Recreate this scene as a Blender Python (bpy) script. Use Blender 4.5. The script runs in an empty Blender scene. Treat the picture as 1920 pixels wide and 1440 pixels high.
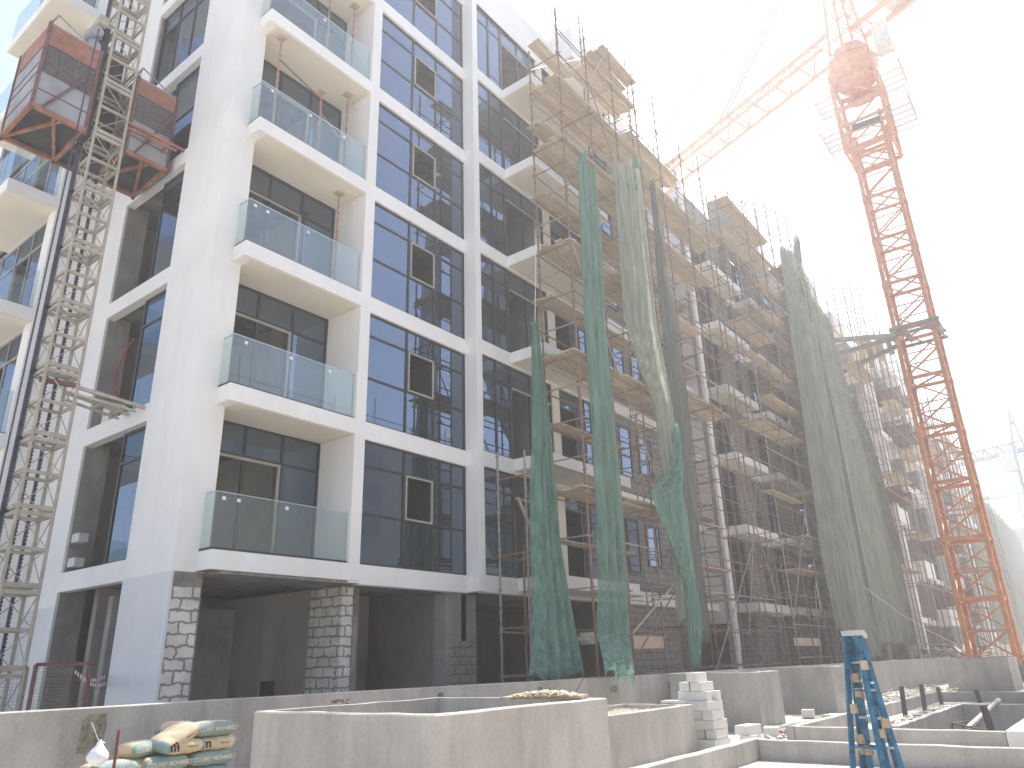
import bpy, math, random
HAZE = 0.0025
from mathutils import Vector, Matrix
random.seed(7)
PI = math.pi
S = bpy.context.scene
COL = S.collection
# ------------------------------------------------------------------ camera
RM = ((0.6162362, -0.7870237, -0.0290964), (0.2602252, 0.238347, -0.9356674), (0.7433275, 0.5690205, 0.3516815))
CAMPOS = Vector((-7.365, -13.3, 1.6))
FPX = 1398.07
cam = bpy.data.cameras.new('camera'); cam.sensor_width = 36; cam.lens = FPX / 1920 * 36
cam.clip_start = 0.05; cam.clip_end = 3000
co = bpy.data.objects.new('camera', cam); COL.objects.link(co)
r, d, f = (Vector(x) for x in RM)
co.matrix_world = Matrix(((r[0], -d[0], -f[0], CAMPOS[0]), (r[1], -d[1], -f[1], CAMPOS[1]), (r[2], -d[2], -f[2], CAMPOS[2]), (0, 0, 0, 1)))
S.camera = co
# ------------------------------------------------------------------ light
SUN = Vector((0.50, 0.075, 0.862)).normalized()
w = bpy.data.worlds.new('World'); S.world = w; w.use_nodes = True
nt = w.node_tree; nt.nodes.clear()
sky = nt.nodes.new('ShaderNodeTexSky'); sky.sky_type = 'NISHITA'; sky.sun_disc = False
sky.sun_elevation = math.asin(SUN.z); sky.sun_rotation = math.atan2(SUN.x, SUN.y)
sky.air_density = 1.0; sky.dust_density = 1.7; sky.ozone_density = 1.0; sky.altitude = 0
bg = nt.nodes.new('ShaderNodeBackground'); bg.inputs[1].default_value = 0.15
wo = nt.nodes.new('ShaderNodeOutputWorld')
wb = nt.nodes.new('ShaderNodeVectorMath'); wb.operation = 'MULTIPLY'; wb.inputs[1].default_value = (1.0, .955, .895)   # white balance
nt.links.new(sky.outputs[0], wb.inputs[0]); nt.links.new(wb.outputs[0], bg.inputs[0]); nt.links.new(bg.outputs[0], wo.inputs[0])
sl = bpy.data.lights.new('sun', 'SUN'); sl.energy = 4.5; sl.angle = math.radians(0.5); sl.color = (1, 0.965, 0.92)
so = bpy.data.objects.new('sun', sl); COL.objects.link(so)
so.rotation_euler = SUN.to_track_quat('Z', 'Y').to_euler()
S.view_settings.view_transform = 'Standard'; S.view_settings.look = 'None'
S.view_settings.exposure = 1.08; S.view_settings.gamma = 1
S.render.engine = 'CYCLES'
S.cycles.max_bounces = 8; S.cycles.transparent_max_bounces = 24; S.cycles.glossy_bounces = 3
S.cycles.use_denoising = True
S.cycles.sample_clamp_indirect = 6

# ------------------------------------------------------------------ helpers
def ray(px, py):
    v = r * (px - 960) + d * (py - 720) + f * FPX
    return v.normalized()
def atY(px, py, Y): v = ray(px, py); return CAMPOS + v * ((Y - CAMPOS.y) / v.y)
def atX(px, py, X): v = ray(px, py); return CAMPOS + v * ((X - CAMPOS.x) / v.x)
def atZ(px, py, Z): v = ray(px, py); return CAMPOS + v * ((Z - CAMPOS.z) / v.z)
def V(*a): return Vector(a)

class MB:
    def __init__(s): s.v = []; s.f = []
    def box(s, x0, x1, y0, y1, z0, z1):
        n = len(s.v)
        for z in (z0, z1):
            s.v += [(x0, y0, z), (x1, y0, z), (x1, y1, z), (x0, y1, z)]
        s.f += [tuple(n + i for i in q) for q in ((3, 2, 1, 0), (4, 5, 6, 7), (0, 1, 5, 4), (1, 2, 6, 5), (2, 3, 7, 6), (3, 0, 4, 7))]
        return s
    def beam(s, p, q, wd, h, up=None):
        p = Vector(p); q = Vector(q); a = (q - p).normalized()
        u = Vector(up) if up else (V(0, 0, 1) if abs(a.z) < .95 else V(1, 0, 0))
        b = a.cross(u).normalized(); c = b.cross(a)
        n = len(s.v)
        for e in (p, q):
            for sb, sc in ((-1, -1), (1, -1), (1, 1), (-1, 1)):
                s.v.append(tuple(e + b * (sb * wd / 2) + c * (sc * h / 2)))
        s.f += [tuple(n + i for i in t) for t in ((3, 2, 1, 0), (4, 5, 6, 7), (0, 1, 5, 4), (1, 2, 6, 5), (2, 3, 7, 6), (3, 0, 4, 7))]
        return s
    def tube(s, p, q, rad, n=6, r2=None):
        p = Vector(p); q = Vector(q); a = (q - p).normalized()
        u = V(0, 0, 1) if abs(a.z) < .95 else V(1, 0, 0)
        b = a.cross(u).normalized(); c = b.cross(a); k = len(s.v)
        for e, rr in ((p, rad), (q, rad if r2 is None else r2)):
            for i in range(n):
                t = 2 * PI * i / n
                s.v.append(tuple(e + b * (math.cos(t) * rr) + c * (math.sin(t) * rr)))
        for i in range(n):
            j = (i + 1) % n
            s.f.append((k + j, k + i, k + n + i, k + n + j))
        s.f.append(tuple(k + i for i in range(n))); s.f.append(tuple(k + n + i for i in reversed(range(n))))
        return s
    def path(s, pts, rad, n=6):
        for a, b in zip(pts[:-1], pts[1:]): s.tube(a, b, rad, n)
        return s
    def poly(s, pts):
        n = len(s.v); s.v += [tuple(p) for p in pts]; s.f.append(tuple(range(n, n + len(pts)))); return s
    def prism(s, pts, off):      # closed solid from a planar outline
        n = len(s.v); k = len(pts); off = Vector(off)
        s.v += [tuple(p) for p in pts] + [tuple(Vector(p) + off) for p in pts]
        s.f.append(tuple(range(n + k - 1, n - 1, -1))); s.f.append(tuple(range(n + k, n + 2 * k)))
        for i in range(k):
            j = (i + 1) % k; s.f.append((n + i, n + j, n + k + j, n + k + i))
        return s
    def grid(s, P):              # P[row][col] points
        n = len(s.v); R_ = len(P); C_ = len(P[0])
        for row in P: s.v += [tuple(p) for p in row]
        for i in range(R_ - 1):
            for j in range(C_ - 1):
                a = n + i * C_ + j; s.f.append((a, a + 1, a + C_ + 1, a + C_))
        return s

def tag(o, label=None, cat=None, group=None, kind=None):
    if label: o['label'] = label
    if cat: o['category'] = cat
    if group: o['group'] = group
    if kind: o['kind'] = kind
    return o
def thing(name, label, cat, loc=(0, 0, 0), group=None, kind=None):
    o = bpy.data.objects.new(name, None); COL.objects.link(o); o.location = loc
    o.empty_display_size = .3
    return tag(o, label, cat, group, kind)
def origin(p):
    v = Vector((0, 0, 0))
    while p is not None: v += Vector(p.location); p = p.parent
    return v
def part(name, mb, mat, parent=None, smooth=False, bevel=0, recalc=True):
    me = bpy.data.meshes.new(name); o0 = origin(parent)
    me.from_pydata([tuple(Vector(v) - o0) for v in mb.v], [], mb.f); me.update()
    me.materials.append(mat)
    o = bpy.data.objects.new(name, me); COL.objects.link(o)
    if parent is not None: o.parent = parent
    if smooth:
        for p in me.polygons: p.use_smooth = True
    if bevel:
        m = o.modifiers.new('b', 'BEVEL'); m.width = bevel; m.segments = 2; m.limit_method = 'ANGLE'
    return o
def solo(name, mb, mat, label, cat, group=None, loc=None, **k):
    """thing that is one mesh, origin at its base centre"""
    xs = [v[0] for v in mb.v]; ys = [v[1] for v in mb.v]; zs = [v[2] for v in mb.v]
    c = Vector(((min(xs) + max(xs)) / 2, (min(ys) + max(ys)) / 2, min(zs))) if loc is None else Vector(loc)
    mb.v = [tuple(Vector(v) - c) for v in mb.v]
    o = part(name, mb, mat, None, **k); o.location = c
    return tag(o, label, cat, group)
def struct(name, mb, mat, **k):
    o = part(name, mb, mat, None, **k); o['kind'] = 'structure'; return o

# ------------------------------------------------------------------ materials
def mat(name, col, rough=.8, metal=0, spec=.3, var=.12, scale=3, bump=0, bscale=60, col2=None, stretch=(1, 1, 1), stain=0):
    m = bpy.data.materials.new(name); m.use_nodes = True; t = m.node_tree; N = t.nodes; L = t.links
    b = N['Principled BSDF']; b.inputs['Roughness'].default_value = rough; b.inputs['Metallic'].default_value = metal
    b.inputs['Specular IOR Level'].default_value = spec
    tc = N.new('ShaderNodeTexCoord'); mp = N.new('ShaderNodeMapping'); mp.inputs['Scale'].default_value = stretch
    L.new(tc.outputs['Object'], mp.inputs[0])
    nz = N.new('ShaderNodeTexNoise'); nz.inputs['Scale'].default_value = scale; nz.inputs['Detail'].default_value = 6; nz.inputs['Roughness'].default_value = .62
    L.new(mp.outputs[0], nz.inputs['Vector'])
    rp = N.new('ShaderNodeValToRGB'); e = rp.color_ramp.elements
    c2 = col2 if col2 else tuple(c * (1 - var * 2) for c in col)
    c1 = col if col2 else tuple(min(1, c * (1 + var)) for c in col)
    e[0].position = .3; e[1].position = .7; e[0].color = (*c2, 1); e[1].color = (*c1, 1)
    L.new(nz.outputs['Fac'], rp.inputs[0]); L.new(rp.outputs[0], b.inputs['Base Color'])
    if stain:
        m2 = N.new('ShaderNodeMapping'); m2.inputs['Scale'].default_value = (2.2, 2.2, .35); L.new(tc.outputs['Object'], m2.inputs[0])
        s1 = N.new('ShaderNodeTexNoise'); s1.inputs['Scale'].default_value = 1.4; s1.inputs['Detail'].default_value = 9; s1.inputs['Roughness'].default_value = .7; L.new(m2.outputs[0], s1.inputs['Vector'])
        s2 = N.new('ShaderNodeTexNoise'); s2.inputs['Scale'].default_value = 22; s2.inputs['Detail'].default_value = 5; L.new(tc.outputs['Object'], s2.inputs['Vector'])
        r1 = N.new('ShaderNodeMapRange'); r1.inputs[1].default_value = .45; r1.inputs[2].default_value = .72; r1.inputs[3].default_value = 1; r1.inputs[4].default_value = 1 - stain; L.new(s1.outputs['Fac'], r1.inputs[0])
        r2 = N.new('ShaderNodeMapRange'); r2.inputs[1].default_value = .3; r2.inputs[2].default_value = .7; r2.inputs[3].default_value = 1 - stain * .35; r2.inputs[4].default_value = 1 + stain * .2; L.new(s2.outputs['Fac'], r2.inputs[0])
        mu = N.new('ShaderNodeMath'); mu.operation = 'MULTIPLY'; L.new(r1.outputs[0], mu.inputs[0]); L.new(r2.outputs[0], mu.inputs[1])
        vs = N.new('ShaderNodeVectorMath'); vs.operation = 'SCALE'; L.new(rp.outputs[0], vs.inputs[0]); L.new(mu.outputs[0], vs.inputs['Scale']); L.new(vs.outputs[0], b.inputs['Base Color'])
    if bump:
        n2 = N.new('ShaderNodeTexNoise'); n2.inputs['Scale'].default_value = bscale; n2.inputs['Detail'].default_value = 4
        L.new(mp.outputs[0], n2.inputs['Vector'])
        bp = N.new('ShaderNodeBump'); bp.inputs['Strength'].default_value = bump; bp.inputs['Distance'].default_value = .02
        L.new(n2.outputs['Fac'], bp.inputs['Height']); L.new(bp.outputs[0], b.inputs['Normal'])
    return m
def glassmat(name, tint, refl, base_refl, through, ior=1.5, wh=None):
    m = bpy.data.materials.new(name); m.use_nodes = True; t = m.node_tree; N = t.nodes; L = t.links; N.clear()
    o = N.new('ShaderNodeOutputMaterial'); mx = N.new('ShaderNodeMixShader'); g = N.new('ShaderNodeBsdfGlossy'); g.inputs['Roughness'].default_value = .015
    g.inputs['Color'].default_value = (*refl, 1)
    nz = N.new('ShaderNodeTexNoise'); nz.inputs['Scale'].default_value = .7; bp = N.new('ShaderNodeBump'); bp.inputs['Strength'].default_value = .02; bp.inputs['Distance'].default_value = .05
    tc = N.new('ShaderNodeTexCoord'); L.new(tc.outputs['Object'], nz.inputs['Vector']); L.new(nz.outputs['Fac'], bp.inputs['Height']); L.new(bp.outputs[0], g.inputs['Normal'])
    tp = N.new('ShaderNodeBsdfTransparent'); tp.inputs['Color'].default_value = (*tint, 1)
    df = N.new('ShaderNodeBsdfDiffuse'); df.inputs['Color'].default_value = (*[c * (wh if wh else .15) + .02 for c in tint], 1)
    m1 = N.new('ShaderNodeMixShader'); m1.inputs[0].default_value = through; L.new(df.outputs[0], m1.inputs[1]); L.new(tp.outputs[0], m1.inputs[2])
    fr = N.new('ShaderNodeFresnel'); fr.inputs['IOR'].default_value = ior
    ma = N.new('ShaderNodeMath'); ma.operation = 'MULTIPLY_ADD'; ma.inputs[1].default_value = 1 - base_refl; ma.inputs[2].default_value = base_refl
    L.new(fr.outputs[0], ma.inputs[0]); ge = N.new('ShaderNodeNewGeometry'); bf = N.new('ShaderNodeMath'); bf.operation = 'SUBTRACT'; bf.inputs[0].default_value = 1; L.new(ge.outputs['Backfacing'], bf.inputs[1]); mk = N.new('ShaderNodeMath'); mk.operation = 'MULTIPLY'; L.new(ma.outputs[0], mk.inputs[0]); L.new(bf.outputs[0], mk.inputs[1]); L.new(mk.outputs[0], mx.inputs[0]); L.new(m1.outputs[0], mx.inputs[1]); L.new(g.outputs[0], mx.inputs[2]); L.new(mx.outputs[0], o.inputs[0])
    return m
def blockmat(name, blk, mortar, bw=.42, bh=.2, ms=.022, axis='X', col2=None):
    m = bpy.data.materials.new(name); m.use_nodes = True; t = m.node_tree; N = t.nodes; L = t.links
    b = N['Principled BSDF']; b.inputs['Roughness'].default_value = .95; b.inputs['Specular IOR Level'].default_value = .1
    tc = N.new('ShaderNodeTexCoord'); sp = N.new('ShaderNodeSeparateXYZ'); L.new(tc.outputs['Object'], sp.inputs[0])
    ad = N.new('ShaderNodeMath'); ad.operation = 'ADD'; L.new(sp.outputs['X'], ad.inputs[0]); L.new(sp.outputs['Y'], ad.inputs[1])
    cb = N.new('ShaderNodeCombineXYZ'); L.new(ad.outputs[0], cb.inputs[0]); L.new(sp.outputs['Z'], cb.inputs[1])
    nz = N.new('ShaderNodeTexNoise'); nz.inputs['Scale'].default_value = 7; nz.inputs['Detail'].default_value = 5; L.new(tc.outputs['Object'], nz.inputs['Vector'])
    vm = N.new('ShaderNodeVectorMath'); vm.operation = 'MULTIPLY_ADD'; vm.inputs[1].default_value = (.13, .13, 0); L.new(nz.outputs['Color'], vm.inputs[0]); L.new(cb.outputs[0], vm.inputs[2])
    br = N.new('ShaderNodeTexBrick'); L.new(vm.outputs[0], br.inputs['Vector'])
    br.inputs['Scale'].default_value = 1; br.inputs['Brick Width'].default_value = bw; br.inputs['Row Height'].default_value = bh
    br.inputs['Mortar Size'].default_value = ms; br.inputs['Mortar Smooth'].default_value = .15; br.inputs['Bias'].default_value = -.2
    br.inputs['Color1'].default_value = (*blk, 1); br.inputs['Color2'].default_value = (*(col2 or [c * .85 for c in blk]), 1); br.inputs['Mortar'].default_value = (*mortar, 1)
    n2 = N.new('ShaderNodeTexNoise'); n2.inputs['Scale'].default_value = 3; n2.inputs['Detail'].default_value = 8; L.new(tc.outputs['Object'], n2.inputs['Vector'])
    mr = N.new('ShaderNodeMapRange'); mr.inputs[1].default_value = .35; mr.inputs[2].default_value = .75; mr.inputs[3].default_value = .8; mr.inputs[4].default_value = 1.12; L.new(n2.outputs['Fac'], mr.inputs[0])
    mm = N.new('ShaderNodeVectorMath'); mm.operation = 'SCALE'; L.new(br.outputs['Color'], mm.inputs[0]); L.new(mr.outputs[0], mm.inputs['Scale'])
    L.new(mm.outputs[0], b.inputs['Base Color'])
    bp = N.new('ShaderNodeBump'); bp.inputs['Strength'].default_value = .5; bp.inputs['Distance'].default_value = .015; bp.invert = True
    L.new(br.outputs['Fac'], bp.inputs['Height']); L.new(bp.outputs[0], b.inputs['Normal'])
    return m
def netmat(name, col, dens, tscale=260):
    m = bpy.data.materials.new(name); m.use_nodes = True; t = m.node_tree; N = t.nodes; L = t.links; N.clear()
    o = N.new('ShaderNodeOutputMaterial'); tc = N.new('ShaderNodeTexCoord')
    nz = N.new('ShaderNodeTexNoise'); nz.inputs['Scale'].default_value = 1.3; nz.inputs['Detail'].default_value = 6; L.new(tc.outputs['Object'], nz.inputs['Vector'])
    mp = N.new('ShaderNodeMapping'); mp.inputs['Scale'].default_value = (6, 6, .35); L.new(tc.outputs['Object'], mp.inputs[0])
    n3 = N.new('ShaderNodeTexNoise'); n3.inputs['Scale'].default_value = 1.6; n3.inputs['Detail'].default_value = 4; L.new(mp.outputs[0], n3.inputs['Vector'])
    cr = N.new('ShaderNodeValToRGB'); cr.color_ramp.elements[0].color = (*[c * .8 for c in col], 1); cr.color_ramp.elements[1].color = (*[min(1, c * 1.15) for c in col], 1)
    cr.color_ramp.elements[0].position = .3; cr.color_ramp.elements[1].position = .7; L.new(n3.outputs['Fac'], cr.inputs[0])
    df = N.new('ShaderNodeBsdfDiffuse'); tl = N.new('ShaderNodeBsdfTranslucent'); L.new(cr.outputs[0], df.inputs[0]); L.new(cr.outputs[0], tl.inputs[0])
    a = N.new('ShaderNodeMixShader'); a.inputs[0].default_value = .55; L.new(df.outputs[0], a.inputs[1]); L.new(tl.outputs[0], a.inputs[2])
    tp = N.new('ShaderNodeBsdfTransparent'); mx = N.new('ShaderNodeMixShader')
    mr = N.new('ShaderNodeMapRange'); mr.inputs[1].default_value = .3; mr.inputs[2].default_value = .75; mr.inputs[3].default_value = dens - .12; mr.inputs[4].default_value = min(1, dens + .12); L.new(n3.outputs['Fac'], mr.inputs[0])
    L.new(mr.outputs[0], mx.inputs[0]); L.new(tp.outputs[0], mx.inputs[1]); L.new(a.outputs[0], mx.inputs[2]); L.new(mx.outputs[0], o.inputs[0])
    return m

M = {}
M['white'] = mat('white_render', (.84, .825, .80), .85, var=.035, scale=.5, bump=.12, bscale=25, stain=.055)
M['soffit'] = mat('cream_bounce_tint', (.78, .725, .61), .9, var=.04, scale=.6)  # warm ground bounce on white undersides put into the cream colour
M['plaster'] = mat('grey_cement_plaster', (.33, .32, .30), .95, var=.16, scale=1.1, bump=.25, bscale=30, stain=.25)
M['rawconc'] = mat('raw_concrete', (.27, .255, .23), .95, var=.25, scale=1.6, bump=.35, bscale=20, stain=.3)
M['tankconc'] = mat('trowelled_concrete', (.45, .43, .395), .9, var=.13, scale=.9, bump=.45, bscale=16, stretch=(1, 1, .6), stain=.22)
M['interior'] = mat('interior_plaster', (.37, .35, .32), .95, var=.12, scale=.8)
M['frame'] = mat('dark_aluminium', (.045, .045, .048), .45, .3, .5, var=.1)
M['lframe'] = mat('wrapped_aluminium', (.38, .36, .32), .55, .2, .5, var=.1)
M['glass'] = glassmat('tinted_window_glass', (.38, .39, .40), (.40, .52, .72), .28, .7)
M['bglass'] = glassmat('balustrade_glass', (.93, .97, .96), (.66, .82, .88), .10, .93, wh=.5)
M['block'] = blockmat('white_block_masonry', (.70, .67, .62), (.27, .255, .235), .42, .215, .022)
M['gblock'] = blockmat('grey_block_masonry', (.30, .285, .26), (.17, .16, .15), .42, .21, .02)
M['rust'] = mat('rusty_scaffold_steel', (.30, .18, .12), .8, .2, .4, var=.3, scale=9, col2=(.17, .115, .085))
M['galv'] = mat('galvanised_tube', (.42, .38, .34), .6, .4, .5, var=.2, scale=8, col2=(.27, .21, .17))
M['wood'] = mat('scaffold_board', (.47, .375, .26), .85, var=.2, scale=2.2, stretch=(1, 9, 9), bump=.2, bscale=30)
M['wood2'] = mat('pale_timber', (.56, .46, .33), .85, var=.2, scale=2.2, stretch=(1, 9, 9))
M['red'] = mat('red_oxide_paint', (.20, .10, .085), .7, .1, .4, var=.25, scale=4)
M['orange'] = mat('orange_cage_paint', (.37, .165, .10), .6, .1, .4, var=.25, scale=3)
M['crane'] = mat('orange_crane_paint', (.62, .25, .10), .5, .1, .5, var=.15, scale=2)
M['ncrane'] = mat('crane_bare_steel', (.30, .27, .24), .6, .3, .4)
M['beige'] = mat('dusty_beige_paint', (.46, .42, .34), .75, .1, .3, var=.15, scale=3)
M['bluesteel'] = mat('greased_rack_steel', (.075, .08, .12), .45, .5, .5, var=.2, scale=6)
M['gpanel'] = mat('grey_sheet_panel', (.36, .37, .385), .7, .2, .4, var=.16, scale=1.5)
M['dark'] = mat('dark_machine', (.05, .048, .045), .7, .2, .4, var=.3)
M['net'] = netmat('green_debris_net', (.28, .47, .395), .58)
M['netpale'] = netmat('dusty_debris_net', (.52, .56, .46), .62)
M['netgrey'] = netmat('grey_green_debris_net', (.29, .32, .28), .70)
M['aac'] = mat('aerated_block', (.66, .645, .61), .95, var=.06, scale=2, bump=.2, bscale=40)
M['sand'] = mat('dusty_sand', (.56, .51, .44), .98, var=.22, scale=3, bump=.5, bscale=14)
M['rubble'] = mat('rubble', (.46, .42, .36), .98, var=.3, scale=5, bump=.3)
M['paper'] = mat('kraft_paper_bag', (.60, .44, .24), .8, var=.10, scale=4, bump=.25, bscale=12)
M['teal'] = mat('teal_print', (.13, .30, .29), .75, var=.15, scale=4)
M['ink'] = mat('black_print', (.03, .025, .025), .8)
M['blue'] = mat('blue_fibreglass', (.035, .17, .29), .6, 0, .4, var=.3, scale=14, stain=.2)
M['alu'] = mat('aluminium', (.62, .66, .68), .35, .7, .5, var=.08)
M['tape'] = mat('masking_tape', (.55, .42, .28), .85, var=.15)
M['yellow'] = mat('yellow_plastic', (.65, .42, .05), .6)
M['plast'] = mat('white_plastic', (.75, .76, .80), .5, var=.05)
M['pipe'] = mat('dark_grey_pipe', (.09, .08, .085), .5, 0, .5)
M['redw'] = mat('red_hose', (.40, .04, .035), .5)
M['paleb'] = mat('pale_far_building', (.52, .51, .49), .9, var=.06, scale=.4)
M['farwin'] = mat('far_window', (.10, .11, .13), .3, 0, .6)
M['cream'] = mat('cream_crane_paint', (.55, .52, .44), .6, .1, .4)
M['farcrane'] = mat('blue_grey_crane_paint', (.10, .17, .27), .6, .1, .4)
M['ply'] = mat('pinkish_plywood', (.55, .42, .34), .85, var=.08)
M['netgrey2'] = netmat('olive_debris_net', (.42, .46, .37), .68)
M['proprust'] = mat('lightened_rust_prop', (.42, .24, .17), .8, var=.25, scale=8)  # rust lightened in colour so dim props show against dark glazing
M['primer'] = mat('bluish_primer_coat', (.70, .705, .715), .9, var=.05, scale=.6)
M['gravel'] = mat('gravel', (.50, .46, .38), .98, var=.3, scale=40, bump=.6, bscale=60)
M['sand2'] = mat('pale_sand', (.62, .55, .42), .98, var=.15, scale=10)
M['slabw'] = mat('white_screed', (.66, .63, .60), .9, var=.06, scale=1)
M['galv2'] = mat('dusty_pipe', (.45, .44, .38), .7, var=.15)
M['pink'] = mat('pink_paper', (.62, .42, .36), .9, var=.2, scale=20)
M['redst'] = mat('rust_red_rod', (.20, .06, .045), .7, var=.3, scale=20)
M['ropeb'] = mat('brown_twine', (.16, .13, .12), .9)
M['cr'] = mat('cream_print', (.62, .57, .42), .8)
M['brown'] = mat('brown_print', (.30, .20, .12), .8)
M['rag'] = mat('tan_rag', (.38, .25, .17), .95, var=.2, scale=9)
M['patch'] = mat('rough_patch', (.30, .27, .20), .98, var=.3, scale=14, bump=.8, bscale=30)
def bagmat(name, side):
    m = mat(name, (.60, .48, .32), .8, var=.1, scale=5, bump=.35, bscale=9); t = m.node_tree; N = t.nodes; L = t.links; b = N['Principled BSDF']
    src = b.inputs['Base Color'].links[0].from_socket
    tc = N.new('ShaderNodeTexCoord'); sp = N.new('ShaderNodeSeparateXYZ'); L.new(tc.outputs['Object'], sp.inputs[0])
    def cmp(sock, thr, use_abs=True):
        s = sock
        if use_abs: a = N.new('ShaderNodeMath'); a.operation = 'ABSOLUTE'; L.new(s, a.inputs[0]); s = a.outputs[0]
        c = N.new('ShaderNodeMath'); c.operation = 'GREATER_THAN'; c.inputs[1].default_value = thr; L.new(s, c.inputs[0]); return c.outputs[0]
    f1 = cmp(sp.outputs['Y'], .115) if side else cmp(sp.outputs['X'], .20)
    mx = N.new('ShaderNodeMix'); mx.data_type = 'RGBA'; L.new(f1, mx.inputs['Factor']); L.new(src, mx.inputs['A']); mx.inputs['B'].default_value = (.23, .31, .29, 1)
    L.new(mx.outputs['Result'], b.inputs['Base Color']); return m
M['bagside'] = bagmat('kraft_bag_teal_sides', True); M['bagend'] = bagmat('kraft_bag_teal_ends', False)
# ================================================================== SETTING: ground
g = MB()
PX0, PX1, PY0, PY1 = 8.72, 22.9, -11.0, -9.5     # service pit
for a in ((-300, PX0, -300, 300), (PX1, 600, -300, 300), (PX0, PX1, -300, PY0), (PX0, PX1, PY1, 300)):
    g.poly([(a[0], a[2], 0), (a[1], a[2], 0), (a[1], a[3], 0), (a[0], a[3], 0)])
struct('ground', g, M['sand'])
g = MB()
g.poly([(PX0, PY0, -1.7), (PX1, PY0, -1.7), (PX1, PY1, -1.7), (PX0, PY1, -1.7)])
g.poly([(PX0, PY0, 0), (PX0, PY1, 0), (PX0, PY1, -1.7), (PX0, PY0, -1.7)]); g.poly([(PX1, PY0, 0), (PX1, PY1, 0), (PX1, PY1, -1.7), (PX1, PY0, -1.7)])
g.poly([(PX0, PY0, 0), (PX1, PY0, 0), (PX1, PY0, -1.7), (PX0, PY0, -1.7)]); g.poly([(PX0, PY1, 0), (PX1, PY1, 0), (PX1, PY1, -1.7), (PX0, PY1, -1.7)])
struct('service_pit', g, M['tankconc'])

# ================================================================== MAIN BUILDING
F = [3.82 + 3.39 * k for k in range(8)]
H = 2.95
bld = thing('apartment_building', 'white seven storey apartment building under construction with glass balconies at its corner', 'building', (0, 0, 0))
W, SO, PL, RC, IN = M['white'], M['soffit'], M['plaster'], M['rawconc'], M['interior']
TOP = 26.2
# corner pier: white render above, bare blocks facing the street at the foot
m = MB().box(0, .69, .5, 2.36, 3.43, TOP); part('corner_pier', m, W, bld)
part('pier_skin', MB().box(-.003, .05, .5, 2.36, -.1, 3.43), M['primer'], bld)
part('block_pier', MB().box(.05, .62, .503, 1.3, -.1, 3.15), M['block'], bld)
m = MB().box(.05, .625, .497, 1.3, 3.15, 3.43); m.box(.62, .66, .52, 1.5, -.1, 3.43); part('pier_head', m, RC, bld)
# side facade
m = MB().box(0, .06, 5.35, 7.0, 3.1, TOP); part('side_pier', m, W, bld)
part('pier_skin', MB().box(0, .06, 5.35, 7.0, -.1, 3.1), M['primer'], bld)
m = MB().box(.06, .62, 5.35, 7.0, -.1, TOP); part('pier_core', m, PL, bld)
for k in range(7):
    part('spandrel', MB().box(0, .22, 2.36, 5.35, F[k] - .42, F[k]), W, bld)
    part('spandrel', MB().box(4.13, 7.857, 0, .26, F[k] - .44, F[k]), W, bld)
    part('spandrel', MB().box(8.11, 14.2, -.39, -.1, F[k] - .44, F[k]), W, bld)
part('frame_pier', MB().box(3.81, 4.13, 0, 1.45, 3.40, TOP), W, bld)
m = MB().box(7.857, 8.11, -.39, .30, 3.40, 25.4); part('frame_pier', m, W, bld)
m = MB().box(8.11, 12.6, -.393, -.05, F[5] + H, 25.4); m.box(4.13, 7.857, 0, .26, F[6] + H, 29.5); part('parapet', m, W, bld)
m = MB().box(12.6, 16.4, -1.5, -.05, F[5] + H + .3, 25.6); part('parapet', m, W, bld)
# floor slabs and inner walls keep the rooms dark
m = MB()
for k in range(7):
    m.box(.23, 19.0, 1.42 if k < 9 else 0, 14, F[k] - .3, F[k] - .02)
    m.box(4.14, 19, .27, 1.42, F[k] - .3, F[k] - .02)
m.box(.23, 19, .3, 14, 25.0, 25.3)
part('floor_slab', m, RC, bld)
m = MB().box(.7, 18.9, 6.2, 6.4, -.1, 25); m.box(3.3, 3.5, 2.4, 6.2, F[0], 25); m.box(4.2, 4.35, 1.5, 6.2, -.1, 3.4)
m.box(7.9, 8.1, .3, 6.2, -.1, 25); m.box(11.66, 11.9, .05, 6.2, F[0], 25); m.box(18.8, 19.0, .3, 14, -.1, 25.3); m.box(.65, .8, 2.4, 2.7, F[0], 25)
part('interior_wall', m, IN, bld)
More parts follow.
